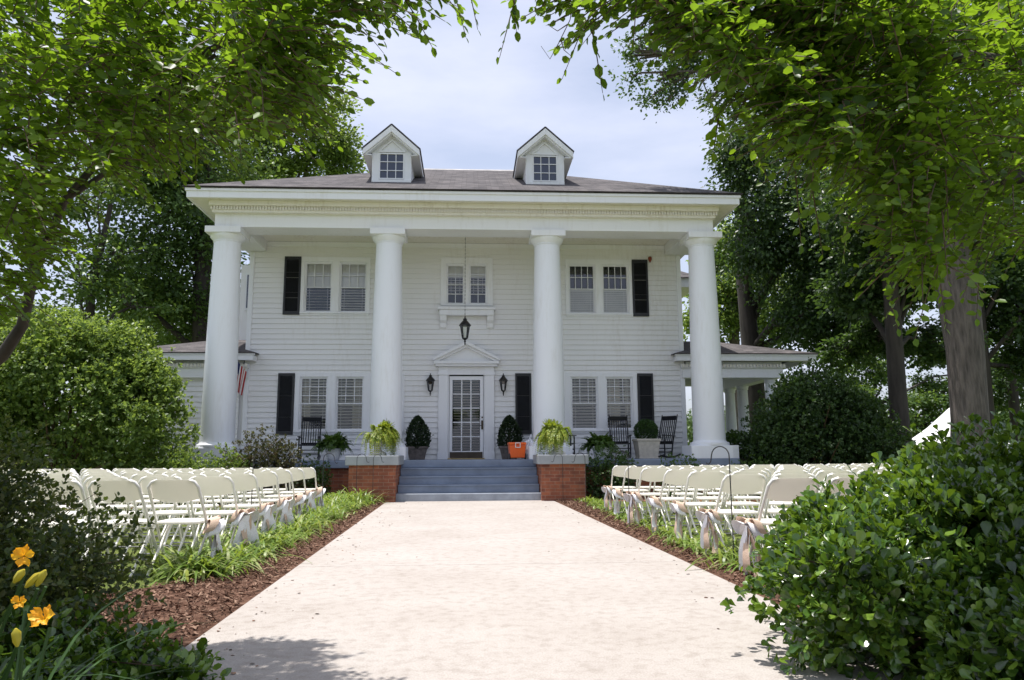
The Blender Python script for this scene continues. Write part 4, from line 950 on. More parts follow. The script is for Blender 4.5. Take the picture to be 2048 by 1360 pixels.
# shepherd hooks
def hook(label, x, y, h=1.0, s_=-1):
    b = MB(); r_ = .085; pts = [(0, 0, -.02), (0, 0, h-r_)]+[(s_*(r_-r_*math.cos(t)), 0, h-r_+r_*math.sin(t)) for t in np.linspace(.2, 3.0, 10)]+[(s_*(2*r_+.01), 0, h-r_-.05), (s_*(2*r_+.035), 0, h-r_-.075), (s_*(2*r_+.055), 0, h-r_-.06)]
    b.tube(pts, .0052, 6); o = b.build('shepherd_hook', M['black'], None, smooth=True); o.location = (x, y, 0); o.rotation_euler = (0, 0, random.uniform(-.2, .2))
    tag(o, label, 'garden hook', 'black hooks along the path')
for i, (x, y, s_) in enumerate(((2.43, 6.77, -1), (2.17, 9.94, -1), (2.02, 12.7, -1), (1.96, 15.3, -1))): hook(f'thin black shepherd hook {["nearest the big hedge", "second out from the big hedge", "second out from the cooler side pier", "close to the cooler side pier"][i]}', x, y, 1.04-.02*i, s_)
for i, (x, y, s_) in enumerate(((-2.35, 8.76, 1), (-2.18, 12.0, 1), (-2.0, 14.3, 1), (-1.86, 15.6, 1))): hook(f'thin black shepherd hook {["farthest from the steps on the flag side", "beside the flag side front row bow", "second out from the flag side pier", "close to the flag side pier"][i]}', x, y, 1.02-.01*i, s_)

#--PART3--
# ================================================================== planting
def clump(name, label, x, y, h, n, spread, mat, cat, group, white=False):
    base = np.stack([rng.normal(size=n)*spread, rng.normal(size=n)*spread, np.zeros(n)], 1)
    ph = rng.random(n)*2*math.pi; lean = .12+.58*rng.random(n)
    d = np.stack([np.cos(ph)*lean, np.sin(ph)*lean, np.ones(n)], 1)
    V, F = blades_geo(base, d, h*(.75+.6*rng.random(n)), .016+.026*h, .5+.8*rng.random(n), 5)
    o = link(name, np_mesh(name, V, F), mat); o.location = (x, y, .0); return tag(o, label, cat, group)
rng = np.random.default_rng(5)
k = 0
for i in range(17):                                       # lush row, flag side
    y = 15.55-i*.565; x = PL(y)-.66-.04*math.sin(i*1.7); h = .40+.05*math.sin(i*2.1)+(.07 if i < 3 else 0)
    clump('liriope_clump', f'lush liriope clump along the path edge, {ORD[i]} from the steps, flag side', x, y, h*(1.25 if i == 0 else 1), 235 if i else 380, .125 if i else .22, M['liriope'], 'grass clump', 'liriope clumps edging the path')
    if i in (0, 1, 2, 5, 8, 11, 13, 15):
        clump('liriope_clump', f'liriope clump behind the edging row, {ORD[k]} from the steps, flag side', x-.26, y-.2, h*1.0, 180, .12, M['liriope'], 'grass clump', 'liriope clumps edging the path'); k += 1
for i in range(18):
    y = 15.7-i*.545; x = 2.50+.05*math.sin(i*1.3); h = .23+.04*math.sin(i*2.6)+.008*i
    clump('liriope_clump', f'short liriope clump at the lawn edge, {ORD[i]} from the steps, cooler side', x, y, h, 85 if i < 14 else 150, .085 if i < 14 else .12, M['liriope'], 'grass clump', 'liriope clumps edging the path')
# grass blades on the lawn
def scatter(name, n, zone, mk, mat, label=None):
    P = []
    while sum(len(q) for q in P) < n:
        q = np.stack([rng.uniform(zone[0], zone[1], n), rng.uniform(zone[2], zone[3], n)], 1)
        P.append(q[mk(q[:, 0], q[:, 1])])
    return np.concatenate(P)[:n]
def lawn_mask(x, y): return ((x < np.interp(y, [5.9, 6.4, 8.6, 12, 15.4], [-2.35, -2.06, -2.28, -2.55, -2.9])) | (x > 2.60))
q = scatter('g', 60000, (-9, 9.5, 5.5, 15.5), lawn_mask, None); n = len(q); ph = rng.random(n)*6.283
V, F = blades_geo(np.c_[q, np.zeros(n)], np.stack([np.cos(ph)*.5, np.sin(ph)*.5, np.ones(n)], 1), .035+.035*rng.random(n), .007, .5, 2)
o = link('lawn_grass', np_mesh('lawn_grass', V, F), M['grass']); tag(o, 'short sunlit lawn grass under the folding chairs', 'grass', kind='stuff')
# bark chips
def bed_mask(x, y):
    l = (x < PL(y)-.02) & (x > np.interp(y, [2, 4.6, 5.2, 5.9, 6.4, 8.6, 12, 15.4, 16.2], [-5, -4.5, -3.4, -2.35, -2.06, -2.28, -2.55, -2.9, -2.95])); r_ = (x > PR(y)+.02) & (x < np.interp(y, [2, 5.4, 5.9, 6.6, 9, 12, 16.2], [5, 4.6, 3.2, 2.58, 2.55, 2.6, 2.62])); return l | r_
q = scatter('c', 62000, (-4.6, 4.6, 3.2, 16.2), bed_mask, None); n = len(q)
a_ = rng.normal(size=(n, 3)); a_[:, 2] *= .35; nn = rng.normal(size=(n, 3))*.5+np.array([0, 0, 1]); 
V, F = leaf_geo(np.c_[q, .016+.02*rng.random(n)], a_, nn, .012+.034*rng.random(n)**2, (np.array([(0, -.13, 0), (1, -.16, 0), (1, .12, .05), (0, .16, .05)], float), np.array([(0, 1, 2, 3)])))
o = link('bark_mulch', np_mesh('bark_mulch', V, F), M['chips']); tag(o, 'dark brown bark chips covering the beds by the path', 'mulch', kind='stuff')

# litter blown on to the path
n = 260; x_ = np.where(rng.random(n) < .7, PL(8)+abs(rng.normal(size=n))*.35, PR(8)-abs(rng.normal(size=n))*.35); y_ = rng.uniform(3.4, 15.8, n); x_ = np.clip(x_-.0232*(y_-8)*(x_ < .3)-.0205*(y_-8)*(x_ >= .3), -1.6, 2.1)
a_ = rng.normal(size=(n, 3)); a_[:, 2] *= .1
V, F = leaf_geo(np.c_[x_, y_, np.full(n, .0205)], a_, np.tile([0, 0, 1.0], (n, 1))+rng.normal(size=(n, 3))*.15, .012+.03*rng.random(n)**2, OVAL)
o = link('fallen_leaves', np_mesh('fallen_leaves', V, F), M['chips']); tag(o, 'scattered brown leaf bits and bark crumbs on the concrete path', 'leaf litter', kind='stuff')
def dist_lobes(p, lobes):
    """signed-ish distance (in lobe radii) to the union of ellipsoids"""
    d = np.full(len(p), 9.0)
    for (c, r) in lobes: d = np.minimum(d, np.linalg.norm((p-np.array(c))/np.array(r), axis=1))
    return d
def surf_pts(lobes, n, lo=.82, hi=1.04, zmin=.03):
    P, D = [], []; vol = np.array([r[0]*r[1]+r[0]*r[2]+r[1]*r[2] for c, r in lobes]); vol = vol/vol.sum()
    for (c, r), f in zip(lobes, vol):
        k = int(n*f*1.5); d = unit(rng.normal(size=(k, 3))); s_ = lo+(hi-lo)*rng.random(k); wob = 1+.06*np.sin(d[:, 0]*7+c[0])+.06*np.sin(d[:, 2]*8+d[:, 1]*6)
        p = np.array(c)+d*np.array(r)*(s_*wob)[:, None]; others = [l for l in lobes if l[0] != c]
        ok = (p[:, 2] > zmin)
        if others: ok &= dist_lobes(p, others) > lo-.05
        P.append(p[ok]); D.append(unit(d/np.array(r))[ok])
    return np.concatenate(P), np.concatenate(D)
def rosettes(P, D, k, size, shape, spread=.9, jitter=.02, up=.35):
    """k leaves round each twig tip"""
    n = len(P); t1 = unit(np.cross(D, rng.normal(size=D.shape))); t2 = np.cross(D, t1); A, N_, Q = [], [], []
    off = rng.random(n)*6.28
    for i in range(k):
        ph = off+2*math.pi*i/k+rng.normal(size=n)*.25; rad = np.cos(ph)[:, None]*t1+np.sin(ph)[:, None]*t2
        sp = spread*(.55+.6*rng.random(n))[:, None]
        a_ = unit(D+rad*sp*1.5+np.array([0, 0, up])+rng.normal(size=D.shape)*.12); Q.append(P+rng.normal(size=P.shape)*jitter); A.append(a_); N_.append(unit(D*.55-rad*.45+np.array([0, 0, .85])+rng.normal(size=D.shape)*.28))
    Q, A, N_ = map(np.concatenate, (Q, A, N_)); return Q, A, N_, size*(.5+.75*rng.random(len(Q)))
def stems(name, mat, parent, base, P, k, r0=.02):
    b = MB()
    for i in rng.choice(len(P), size=min(k, len(P)), replace=False):
        q = P[i]; bb = np.array((base[0], base[1], 0.0))+np.array([rng.normal()*.08, rng.normal()*.08, 0]); m_ = (bb+q)/2+rng.normal(size=3)*.06+np.array([0, 0, .08*np.linalg.norm(q-bb)])
        b.tube([bb, bb*.6+m_*.4, m_, m_*.4+q*.6, q], [r0, r0*.75, r0*.5, r0*.35, r0*.15], 5)
    return b.build(name, mat, parent, smooth=True)
def bumpy(lobes, k=9, f=.36):
    out_ = list(lobes)
    for c, r in lobes:
        for i in range(k):
            d = rng.normal(size=3); d /= np.linalg.norm(d); d[2] = abs(d[2])*.9-.15; q = np.array(c)+d*np.array(r)*(.78+.12*rng.random()); ff = f*(.65+.7*rng.random()); out_.append((tuple(q), (r[0]*ff, r[1]*ff, r[2]*ff)))
    return out_
def shrub(name, label, lobes, n, k, size, shape, mat, base=None, group=None, lo=.75, hi=1.05, spread=.9, stem=14, r0=.02, cat='shrub', fill=.5, up=.35, shoots=.06):
    c0 = np.mean([l[0] for l in lobes], 0); base = base if base is not None else (c0[0], c0[1], 0)
    t_ = thing(name, label, cat, (base[0], base[1], 0), group=group)
    P, D = surf_pts(lobes, n, lo, hi); m_ = rng.random(len(P)) < shoots; P[m_] += D[m_]*(size*2.2*rng.random(m_.sum())[:, None]); Q, A, N_, S = rosettes(P, D, k, size, shape, spread, size*.25, up)
    if fill:
        P2, D2 = surf_pts(lobes, int(n*fill), .35, lo); Q2, A2, N2, S2 = rosettes(P2, D2, k, size*1.2, shape, 1.3, size*.4, up)
        Q, A, N_, S = (np.concatenate(z) for z in ((Q, Q2), (A, A2), (N_, N2), (S, S2)))
    leaves('foliage', Q, A, N_, S, shape, mat, t_)
    stems('stem', M['twig'], t_, base, P, stem, r0); return t_
# the big clipped hedge in the right foreground
rng = np.random.default_rng(21)
hl = bumpy([((1.90, 3.55, .30), (.43, .50, .36)), ((2.16, 4.0, .36), (.44, .58, .43)), ((2.42, 3.05, .20), (.58, .48, .32)), ((2.75, 4.1, .45), (.62, .8, .46)), ((3.05, 3.25, .42), (.66, .66, .48)), ((3.3, 4.3, .54), (.75, .85, .56)), ((3.55, 3.6, .62), (.7, .75, .57)), ((2.5, 3.6, .42), (.5, .5, .45))], 5, .32)
shrub('hedge_bush', 'big glossy thick leaved bush spilling over the path edge beside the concrete', hl, 5600, 8, .056, OBOV, M['hedge'], (2.8, 3.9), None, .80, 1.04, .8, 60, .022, 'bush', .6)
# left foreground
lb = [((-2.62, 4.05, .62), (.52, .6, .54)), ((-2.25, 3.95, .46), (.48, .55, .46)), ((-2.55, 3.4, .48), (.50, .5, .52)), ((-1.80, 3.75, .38), (.38, .4, .40)), ((-3.0, 4.2, .66), (.55, .6, .52)), ((-2.2, 3.3, .3), (.4, .4, .34)), ((-1.9, 3.3, .36), (.36, .34, .33)), ((-2.45, 3.9, .84), (.40, .5, .34)), ((-2.8, 3.9, .9), (.45, .5, .36))]
shrub('airy_shrub', 'airy small leaved dark shrub the folding chairs show through, behind the yellow daylilies', lb, 9500, 5, .030, OVAL, M['nandina'], (-2.5, 3.9), None, .2, 1.10, 1.0, 150, .009, 'shrub', 0)
ll = [((-1.80, 3.25, .12), (.40, .34, .27)), ((-2.15, 3.05, .14), (.5, .42, .30)), ((-1.42, 3.42, .09), (.28, .22, .20)), ((-1.20, 3.40, .05), (.24, .20, .14)), ((-1.62, 3.05, .08), (.4, .3, .2)), ((-2.1, 3.6, .10), (.4, .35, .24))]
shrub('low_shrub', 'low dark green shrub reaching branch tips over the near path corner', ll, 1500, 6, .046, OVAL, M['hedge'], (-1.95, 3.5), None, .5, 1.1, .9, 40, .010, 'shrub', .4)
# daylilies
rng = np.random.default_rng(8)
def petal_flower(b_P, c, face, size):
    """six recurved petals"""
    f = unit(np.array(face)[None])[0]; t1 = unit(np.cross(f, [0, 0, 1.0])[None])[0]; t2 = np.cross(f, t1)
    V, F = [], []
    for k in range(6):
        a_ = 2*math.pi*k/6+.2+rng.normal()*.12; rad = t1*math.cos(a_)+t2*math.sin(a_); sd = np.cross(f, rad); i0 = len(V); wk = (.62 if k % 2 else .46)*(.9+.2*rng.random()); ln = .9+.2*rng.random(); cu = .5+.5*rng.random()
        ts = (0, .15, .3, .45, .6, .75, .88, 1); ws_ = (.06, .16, .34, .62, .9, 1, .7, .1)
        for t, wd in zip(ts, ws_):
            cpt = np.array(c)+size*ln*(rad*(.04+.62*t**1.5)+f*(.62*t-.95*cu*max(0, t-.5)**1.6))
            for q, e_ in ((-1, 1), (-.5, 0), (0, -1), (.5, 0), (1, 1)):
                ruf = (.10*math.sin(17*t+k*2.1+q)+.06*math.sin(31*t+k))*abs(q)*t*size; V.append(cpt+sd*q*wd*wk*size*.42+f*(.07*size*e_*t+ruf)+rad*ruf*.5)
        for q in range(len(ts)-1):
            for s_ in range(4): F.append((i0+5*q+s_, i0+5*q+s_+1, i0+5*q+s_+6, i0+5*q+s_+5))
    return V, F
def daylily(label, base, flowers, buds, nb=70, h=.62):
    t_ = thing('daylily', label, 'flowering plant', (base[0], base[1], 0), group='daylilies by the near path corner')
    n = nb; ph = rng.random(n)*6.283; lean = .2+.9*rng.random(n); bs = np.stack([base[0]+rng.normal(size=n)*.06, base[1]+rng.normal(size=n)*.06, np.zeros(n)], 1)
    V, F = blades_geo(bs, np.stack([np.cos(ph)*lean, np.sin(ph)*lean, np.ones(n)], 1), h*(.7+.6*rng.random(n)), .016, .6+.8*rng.random(n), 7)
    link('foliage', np_mesh('foliage', V, F), M['daylily_leaf'], t_, False, True)
    for c, s_ in flowers:
        V, F = petal_flower(None, c, (c[0]*-.25+.1+rng.normal()*.2, -1, .35+rng.normal()*.2), s_); me = bpy.data.meshes.new('flower'); me.from_pydata([tuple(v) for v in V], [], F); f_ = link('flower', me, M['petal'], t_, True, True)
    b = MB()
    for c, s_ in list(flowers)+list(buds): b.tube([(base[0]+rng.normal()*.02, base[1], 0), ((base[0]+c[0])/2+rng.normal()*.03, (base[1]+c[1])/2, c[2]*.6), (c[0], c[1]+.03, c[2]-.03)], .005, 5)
    b.build('stalk', M['daylily_leaf'], t_)
    for c, s_ in buds:
        b = MB(); d = Vector((rng.normal()*.4+.3, -.2, 1)).normalized(); c = Vector(c); b.tube([c-d*s_*.5, c-d*s_*.2, c+d*s_*.25, c+d*s_*.5], [.004, .011, .012, .003], 7); b.build('bud', M['bud'], t_, smooth=True)
P_ = lambda x, y, Y: tuple(at(x, y, Y))
daylily('yellow daylily with its bloom and pointed buds in front of the airy shrub', P_(-60, 1420, 2.55)[:2], [(P_(48, 1112, 2.45), .050)], [(P_(38, 1152, 2.4), .05), (P_(66, 1160, 2.4), .062), (P_(82, 1156, 2.4), .055)], 110, .95)
daylily('yellow daylily with open ruffled bloom and faded peach bloom at the near corner', P_(0, 1500, 2.3)[:2], [(P_(90, 1238, 2.3), .055), (P_(40, 1205, 2.35), .032)], [(P_(33, 1275, 2.2), .05)], 130, .85)

# shrubs by the porch
rng = np.random.default_rng(31)
def mound(label, x, y, rx, ry, h, mat, n=420, k=5, size=.055, name='porch_shrub', shape=DIAM, grp='shrubs along the porch'):
    shrub(name, label, [((x, y, h*.40), (rx, ry, h*.60)), ((x+rx*.35, y-.1, h*.36), (rx*.62, ry*.8, h*.5))], n, k, size, shape, mat, (x, y), grp, .6, 1.08, .9, 10, .012, 'shrub', .3)
mound('fresh green mound shrub before the end column on the flag side', -6.05, 15.8, .9, .6, 1.22, M['light_leaf'], 900, 6, .06)
mound('green mound shrub tucked against the foot of the flag side end column', -4.95, 15.95, .66, .45, 1.12, M['light_leaf'], 700, 6, .055)
mound('bronze green spreading shrub hiding the porch edge on the flag side', -4.25, 16.2, .85, .6, 1.48, M['reddish'], 1300, 6, .055)
mound('low green shrub between the bronze shrub and the brick pier', -3.3, 16.6, .42, .35, .95, M['shrub'], 380, 6, .05)
mound('dark green shrub against the brick beside the cooler side pier', 3.15, 16.7, .62, .45, 1.12, M['shrub'], 900, 6, .05)
mound('small feathery plant at the porch edge before the square planter', 4.75, 16.7, .55, .4, .92, M['fern'], 420, 6, .05)
mound('small feathery plant at the porch edge past the end column', 6.4, 16.7, .55, .4, .88, M['fern'], 420, 6, .05)
# two big shrubs
shrub('magnolia_shrub', 'huge rounded sunlit shrub beside the flag side of the house', bumpy([((-8.3, 16.6, 2.0), (1.7, 1.6, 2.0)), ((-6.95, 16.4, 1.5), (1.15, 1.2, 1.55)), ((-9.9, 16.2, 1.5), (1.5, 1.4, 1.6)), ((-8.9, 16.4, 2.7), (1.2, 1.2, 1.35)), ((-7.7, 16.8, 2.6), (1.05, 1.1, 1.2)), ((-11.0, 15.8, 1.3), (1.1, 1.2, 1.4))], 10, .34), 11000, 6, .088, OVAL, M['light_leaf'], (-8.5, 16.6), None, .72, 1.07, 1.0, 26, .05, 'shrub', .35)
shrub('camellia_shrub', 'large dark green shrub under the porch roof on the cooler side', bumpy([((8.1, 17.4, 1.25), (1.45, 1.2, 1.5)), ((9.05, 17.2, 1.0), (1.0, 1.0, 1.25)), ((7.3, 17.4, .8), (.75, .8, .95)), ((8.3, 17.5, 2.0), (.9, .9, 1.0))], 9, .36), 7500, 6, .075, OVAL, M['oak'], (8.2, 17.4), None, .72, 1.07, 1.0, 22, .04, 'shrub', .4)

# ================================================================== trees
def tree(name, label, base, trunk, lobes, nleaf, size, mat, bark, group='trees round the house', clumps=26, shape=DIAM, flat=.5, limbs=True, droop=0.0, cs=.30):
    """trunk: list of (x, y, z, r); lobes: (centre, radii)"""
    t_ = thing(name, label, 'tree', (base[0], base[1], 0), group=group)
    b = MB(); b.tube([(x, y, z) for x, y, z, r in trunk], [r for x, y, z, r in trunk], 14)
    top = np.array(trunk[-1][:3]); vol = np.array([(r[0]*r[1]*r[2])**.72 for c, r in lobes]); vol = vol/vol.sum(); CP = []
    P, A, N_ = [], [], []
    for (c, r), f in zip(lobes, vol):
        c = np.array(c); r = np.array(r); kc = max(4, int(clumps*f*len(lobes))); p, d = sphere_pts(kc, c, r, .35)
        m_ = int(nleaf*f/kc)
        zt = trunk[-1][2]; hz = min(zt, max(trunk[0][2]+.4*zt, c[2]-r[2]-1.0)); j = np.interp(hz, [q[2] for q in trunk], range(len(trunk))); j0 = int(j); j1 = min(j0+1, len(trunk)-1); fr2 = j-j0
        s0 = np.array(trunk[j0][:3])*(1-fr2)+np.array(trunk[j1][:3])*fr2; rr = (trunk[j0][3]*(1-fr2)+trunk[j1][3]*fr2)
        if limbs:
            mid = (s0+c)/2+np.array([0, 0, .12*np.linalg.norm(c-s0)])+rng.normal(size=3)*.25
            b.tube([s0, s0*.55+mid*.45, mid, c*.6+mid*.4, c], [rr*.46, rr*.36, rr*.27, rr*.19, rr*.11], 8, cap=False)
            for q in p[:min(kc, 9)]: b.tube([c*.75+mid*.25, (c+q)/2+rng.normal(size=3)*.15, q], [rr*.17, rr*.10, rr*.03], 5, cap=False)
        for q, dd in zip(p, d):
            s_ = cs*min(r)*(.7+.7*rng.random()); g = rng.normal(size=(m_, 3))*np.array([s_, s_, s_*flat]); g[:, 2] -= droop*np.abs(rng.normal(size=m_))*s_; P.append(q+g)
            A.append(unit(g+rng.normal(size=g.shape)*s_*.8+np.array([0, 0, -.25*s_]))); N_.append(unit(dd*.5+np.array([0, 0, .75])+rng.normal(size=g.shape)*.55))
    P, A, N_ = map(np.concatenate, (P, A, N_)); ok = P[:, 2] > .1
    leaves('crown', P[ok], A[ok], N_[ok], size*(.6+.7*rng.random(ok.sum())), shape, mat, t_)
    b.build('trunk', bark, t_, smooth=True); return t_
rng = np.random.default_rng(77)
def lb_(*a):                                             # lobes given by pixel and depth
    return [(tuple(at(x, y, Y)), r) for x, y, Y, r in a]
g0 = lambda x, Y: (at(x, 900, Y).x, Y)
def trunk_at(x0, Y, pts):
    return [(*tuple(at(px, py, Y)), r) for px, py, r in pts]
# left of the house
X = at(390, 900, 27).x
tree('dark_oak', 'tall dark tree close behind the flag side end column', (X, 27), [(X, 27, -.1, .42), (X+.1, 27, 3, .34), (X-.1, 27, 7, .28), (X, 27, 11, .18)],
     lb_((390, 560, 27, (1.7, 1.7, 2.4)), (330, 420, 27, (2.2, 2, 2.2)), (420, 330, 27.5, (2.0, 2, 2.0)), (250, 560, 26.5, (1.7, 1.6, 1.6)), (280, 300, 27, (2.2, 2, 1.9)), (360, 180, 27, (2.4, 2, 2.0)), (430, 690, 28, (1.3, 1.4, 2.0))), 42000, .17, M['midoak'], M['darkbark'], clumps=34)
X = at(560, 900, 40).x
tree('pale_oak', 'sunlit pale green tree rising behind the roof beside the dormer on the flag side', (X, 40), [(X, 40, -.1, .6), (X, 40, 6, .45), (X+.3, 40, 12, .3)],
     lb_((610, 290, 40, (2.5, 2.2, 1.5)), (690, 300, 40, (1.1, 1.4, 1.1)), (640, 215, 40, (1.5, 1.6, 1.3)), (520, 240, 40, (2.4, 2.2, 1.9)), (560, 360, 40, (2.4, 2, 1.0)), (470, 330, 40, (1.8, 1.8, 1.4)), (560, 160, 40, (2.4, 2.2, 1.6)), (690, 340, 40, (.9, 1, .6))), 30000, .21, M['light_leaf'], M['bark'], clumps=30)
X = at(150, 900, 24).x
tree('thin_tree', 'thin dark tree with sky showing through, far over on the flag side', (X, 24), [(X, 24, -.1, .22), (X+.2, 24, 3, .18), (X+.1, 24, 6, .13), (X+.5, 24, 9, .07)],
     lb_((170, 560, 24, (1.5, 1.4, .8)), (230, 500, 24, (1.3, 1.3, .8)), (60, 470, 24, (1.4, 1.3, .9)), (110, 400, 24, (1.6, 1.4, .9)), (270, 610, 24, (1.2, 1.2, .7)), (20, 620, 24, (1.3, 1.2, .9)), (200, 380, 24, (1.4, 1.3, .9))), 7500, .15, M['midoak'], M['darkbark'], clumps=18)
X = at(310, 900, 36).x
tree('bright_tree', 'light green tree glowing between the dark trees on the flag side', (X, 36), [(X, 36, -.1, .3), (X, 36, 5, .2)],
     lb_((300, 600, 36, (1.6, 1.6, 1.1)), (230, 660, 36, (2, 1.6, 1.2)), (340, 660, 36, (1.5, 1.5, 1.3)), (100, 660, 36, (2, 1.6, 1.2)), (0, 650, 36, (2, 1.6, 1.4))), 14000, .2, M['light_leaf'], M['bark'], clumps=22)
# right of the house
X = at(1560, 900, 25).x
tree('drooping_oak', 'dark drooping oak standing over the side porch roof', (X, 27), [(X, 27, -.1, .45), (X, 27, 4, .36), (X-.2, 27, 8, .26), (X, 27, 12, .15)],
     lb_((1500, 430, 25, (1.2, 1.4, 1.8)), (1590, 400, 25, (1.7, 1.6, 2.0)), (1630, 580, 26, (1.3, 1.4, 1.5)), (1590, 650, 25, (1.2, 1.2, .8)), (1560, 520, 25.5, (1.0, 1.2, 1.3)), (1680, 540, 25, (1.6, 1.5, 1.8)), (1500, 320, 25, (1.0, 1.2, 1.0)), (1470, 290, 25, (.7, .9, .7)), (1690, 670, 25, (1.2, 1.2, .9)), (1560, 250, 25, (1.4, 1.3, 1.2)), (1700, 420, 24, (1.8, 1.6, 2)), (1720, 620, 24, (1.3, 1.3, 1.2))), 46000, .15, M['oak'], M['darkbark'], clumps=34, droop=.9, flat=.8)
X = at(1480, 900, 38).x
tree('sunny_oak', 'sunlit leafy tree glimpsed between the end column and the dark oak', (X, 38), [(X, 38, -.1, .4), (X, 38, 5, .3), (X, 38, 9, .2)],
     lb_((1480, 500, 38, (1.7, 1.6, 1.5)), (1470, 600, 38, (1.8, 1.7, 1.6)), (1540, 640, 38, (1.6, 1.6, 1.3)), (1440, 560, 39, (1.0, 1.2, 1.6)), (1420, 660, 38, (1.4, 1.3, 1.2)), (1600, 560, 38, (2, 1.7, 1.6)), (1390, 640, 38, (1.0, 1.0, .9))), 26000, .2, M['light_leaf'], M['bark'], clumps=28)
# the thick grey trunk and its high crown
B_ = trunk_at(0, 14, [(1948, 1010, .42), (1940, 840, .325), (1930, 700, .33), (1920, 620, .36)])
tree('grey_trunk_tree', 'old tree with thick smooth grey trunk behind the hedge', (B_[0][0], 14), B_+[(B_[-1][0]-.1, 14.0, 5.0, .36), (B_[-1][0]-.3, 14.2, 8, .25)],
     lb_((1320, 150, 17, (.95, 1.0, .62)), (1385, 90, 17, (.9, 1.0, .7)), (1270, 110, 17, (.5, .7, .4)), (1500, 60, 17, (1.5, 1.3, 1.2)), (1700, 60, 16, (1.7, 1.5, 1.4)), (1650, 250, 17, (1.5, 1.4, 1.2)), (1880, 80, 14.4, (1.8, 1.4, 1.6)), (2000, 350, 14.6, (1.5, 1.5, 1.3)), (1860, 330, 14.6, (1.5, 1.5, 1.1)), (1940, 480, 14.4, (1.3, 1.4, .8)), (1480, 200, 18, (.9, 1.0, .6))), 40000, .095, M['oak'], M['bark'], clumps=40)
def dark_trunk(label, px, Y, r, lobes, n, mat, nm='slim_tree'):
    X = at(px, 900, Y).x
    tree(nm, label, (X, Y), [(X, Y, -.1, r*1.15), (X-.05, Y, 2, r), (X, Y, 5, r*.85), (X-.1, Y, 9, r*.6)], lobes, n, .16, mat, M['darkbark'], clumps=22)
dark_trunk('dark straight trunk tree behind the last folding chairs and the hedge', 1808, 18, .215, lb_((1790, 520, 18.5, (1.2, 1.2, .9)), (1720, 580, 19, (1.0, 1.0, .7)), (1870, 560, 18.5, (1.0, 1.0, .7)), (1850, 420, 19, (1.6, 1.4, 1.2)), (1740, 430, 19, (1.4, 1.3, 1.2)), (1760, 670, 20, (.9, .9, .5)), (1870, 690, 20, (.9, .9, .6)), (1700, 700, 21, (.8, .8, .4))), 21000, M['oak'])
dark_trunk('dark leaning background tree past the grey trunk', 1985, 21, .19, lb_((1990, 520, 21, (1.3, 1.3, 1.0)), (2040, 620, 21, (1.2, 1.2, .9)), (1960, 640, 22, (1.0, 1.0, .8)), (2080, 740, 21, (1.1, 1.1, .9))), 12000, M['oak'])
dark_trunk('slim dark tree at the very edge behind the hedge', 2040, 24, .16, lb_((2060, 560, 24, (1.4, 1.3, 1.2)), (2000, 760, 25, (1.2, 1.2, .9)), (2080, 660, 24, (1.2, 1.2, 1.0))), 10000, M['oak'])
X = at(1750, 900, 40).x
tree('far_tree', 'bright leafy tree far behind the dark straight trunk', (X, 40), [(X, 40, -.1, .25), (X, 40, 4, .18)],
     lb_((1700, 800, 40, (1.3, 1.3, .9)), (1790, 830, 40, (1.4, 1.3, 1.0)), (1870, 780, 40, (1.4, 1.3, 1.1)), (1740, 870, 40, (1.2, 1.2, .8)), (1860, 850, 40, (1.1, 1.2, .9)), (1990, 830, 40, (1.5, 1.3, 1.1)), (1730, 740, 41, (1.5, 1.3, 1.0)), (1850, 700, 41, (1.5, 1.3, 1.0)), (1980, 740, 41, (1.6, 1.4, 1.2)), (1660, 880, 40, (1.4, 1.3, .9))), 30000, .19, M['midoak'], M['darkbark'], clumps=18)
# far wood that closes the horizon
P, A, N_ = [], [], []
for sg, xs in ((-1, np.arange(-75, -14, 2.6)), (1, np.arange(14, 95, 2.6))):
    for x in xs:
        y = 62+rng.random()*14; h = 3.2+2.6*rng.random()
        for j in range(9):
            c = np.array([x+rng.normal()*1.4, y+rng.normal()*1.2, max(.5, h*(.15+.75*rng.random()))]); g = rng.normal(size=(170, 3))*np.array([.85, .85, .6]); P.append(c+g); A.append(unit(rng.normal(size=g.shape))); N_.append(unit(g+np.array([0, 0, .8])+rng.normal(size=g.shape)*.5))
P, A, N_ = map(np.concatenate, (P, A, N_)); ok = P[:, 2] > .05
o = leaves('distant_woods', P[ok], A[ok], N_[ok], .34, DIAM, M['woods']); tag(o, 'hazy band of woods far behind the house', 'woods', kind='stuff')
# tent and fence behind the right trees
TY = 29.0; c = at(1908, 880, TY); t_ = thing('tent', 'white canvas tent with a sloping roof behind the grey trunk', 'tent', (c.x, TY, 0))
hs = 1.32; ez = at(1842, 889, TY).z; pk_ = ez+1.5
b = MB()
for k_ in range(4):
    a_ = [(-1, -1), (1, -1), (1, 1), (-1, 1)]; p0, p1 = a_[k_], a_[(k_+1) % 4]; m0 = [(c.x+p0[0]*hs, TY+p0[1]*hs, ez), (c.x+p1[0]*hs, TY+p1[1]*hs, ez)]
    q0 = [(c.x+p[0]*hs*.5, TY+p[1]*hs*.5, ez+.66) for p in (p0, p1)]; b.quad(m0[0], m0[1], q0[1], q0[0]); b.quad(q0[0], q0[1], (c.x, TY, pk_)); b.quad(m0[0], m0[1], (m0[1][0], m0[1][1], ez-.18), (m0[0][0], m0[0][1], ez-.18))
b.build('roof', M['canvas'], t_, fix=False)
for p in ((-1, -1), (1, -1), (1, 1), (-1, 1)): b = MB(); b.tube([(c.x+p[0]*(hs-.05), TY+p[1]*(hs-.05), 0), (c.x+p[0]*(hs-.05), TY+p[1]*(hs-.05), ez)], .03, 8); b.build('pole', M['steel'], t_)
fx0, fx1 = at(1745, 900, 38).x, at(1900, 900, 38).x
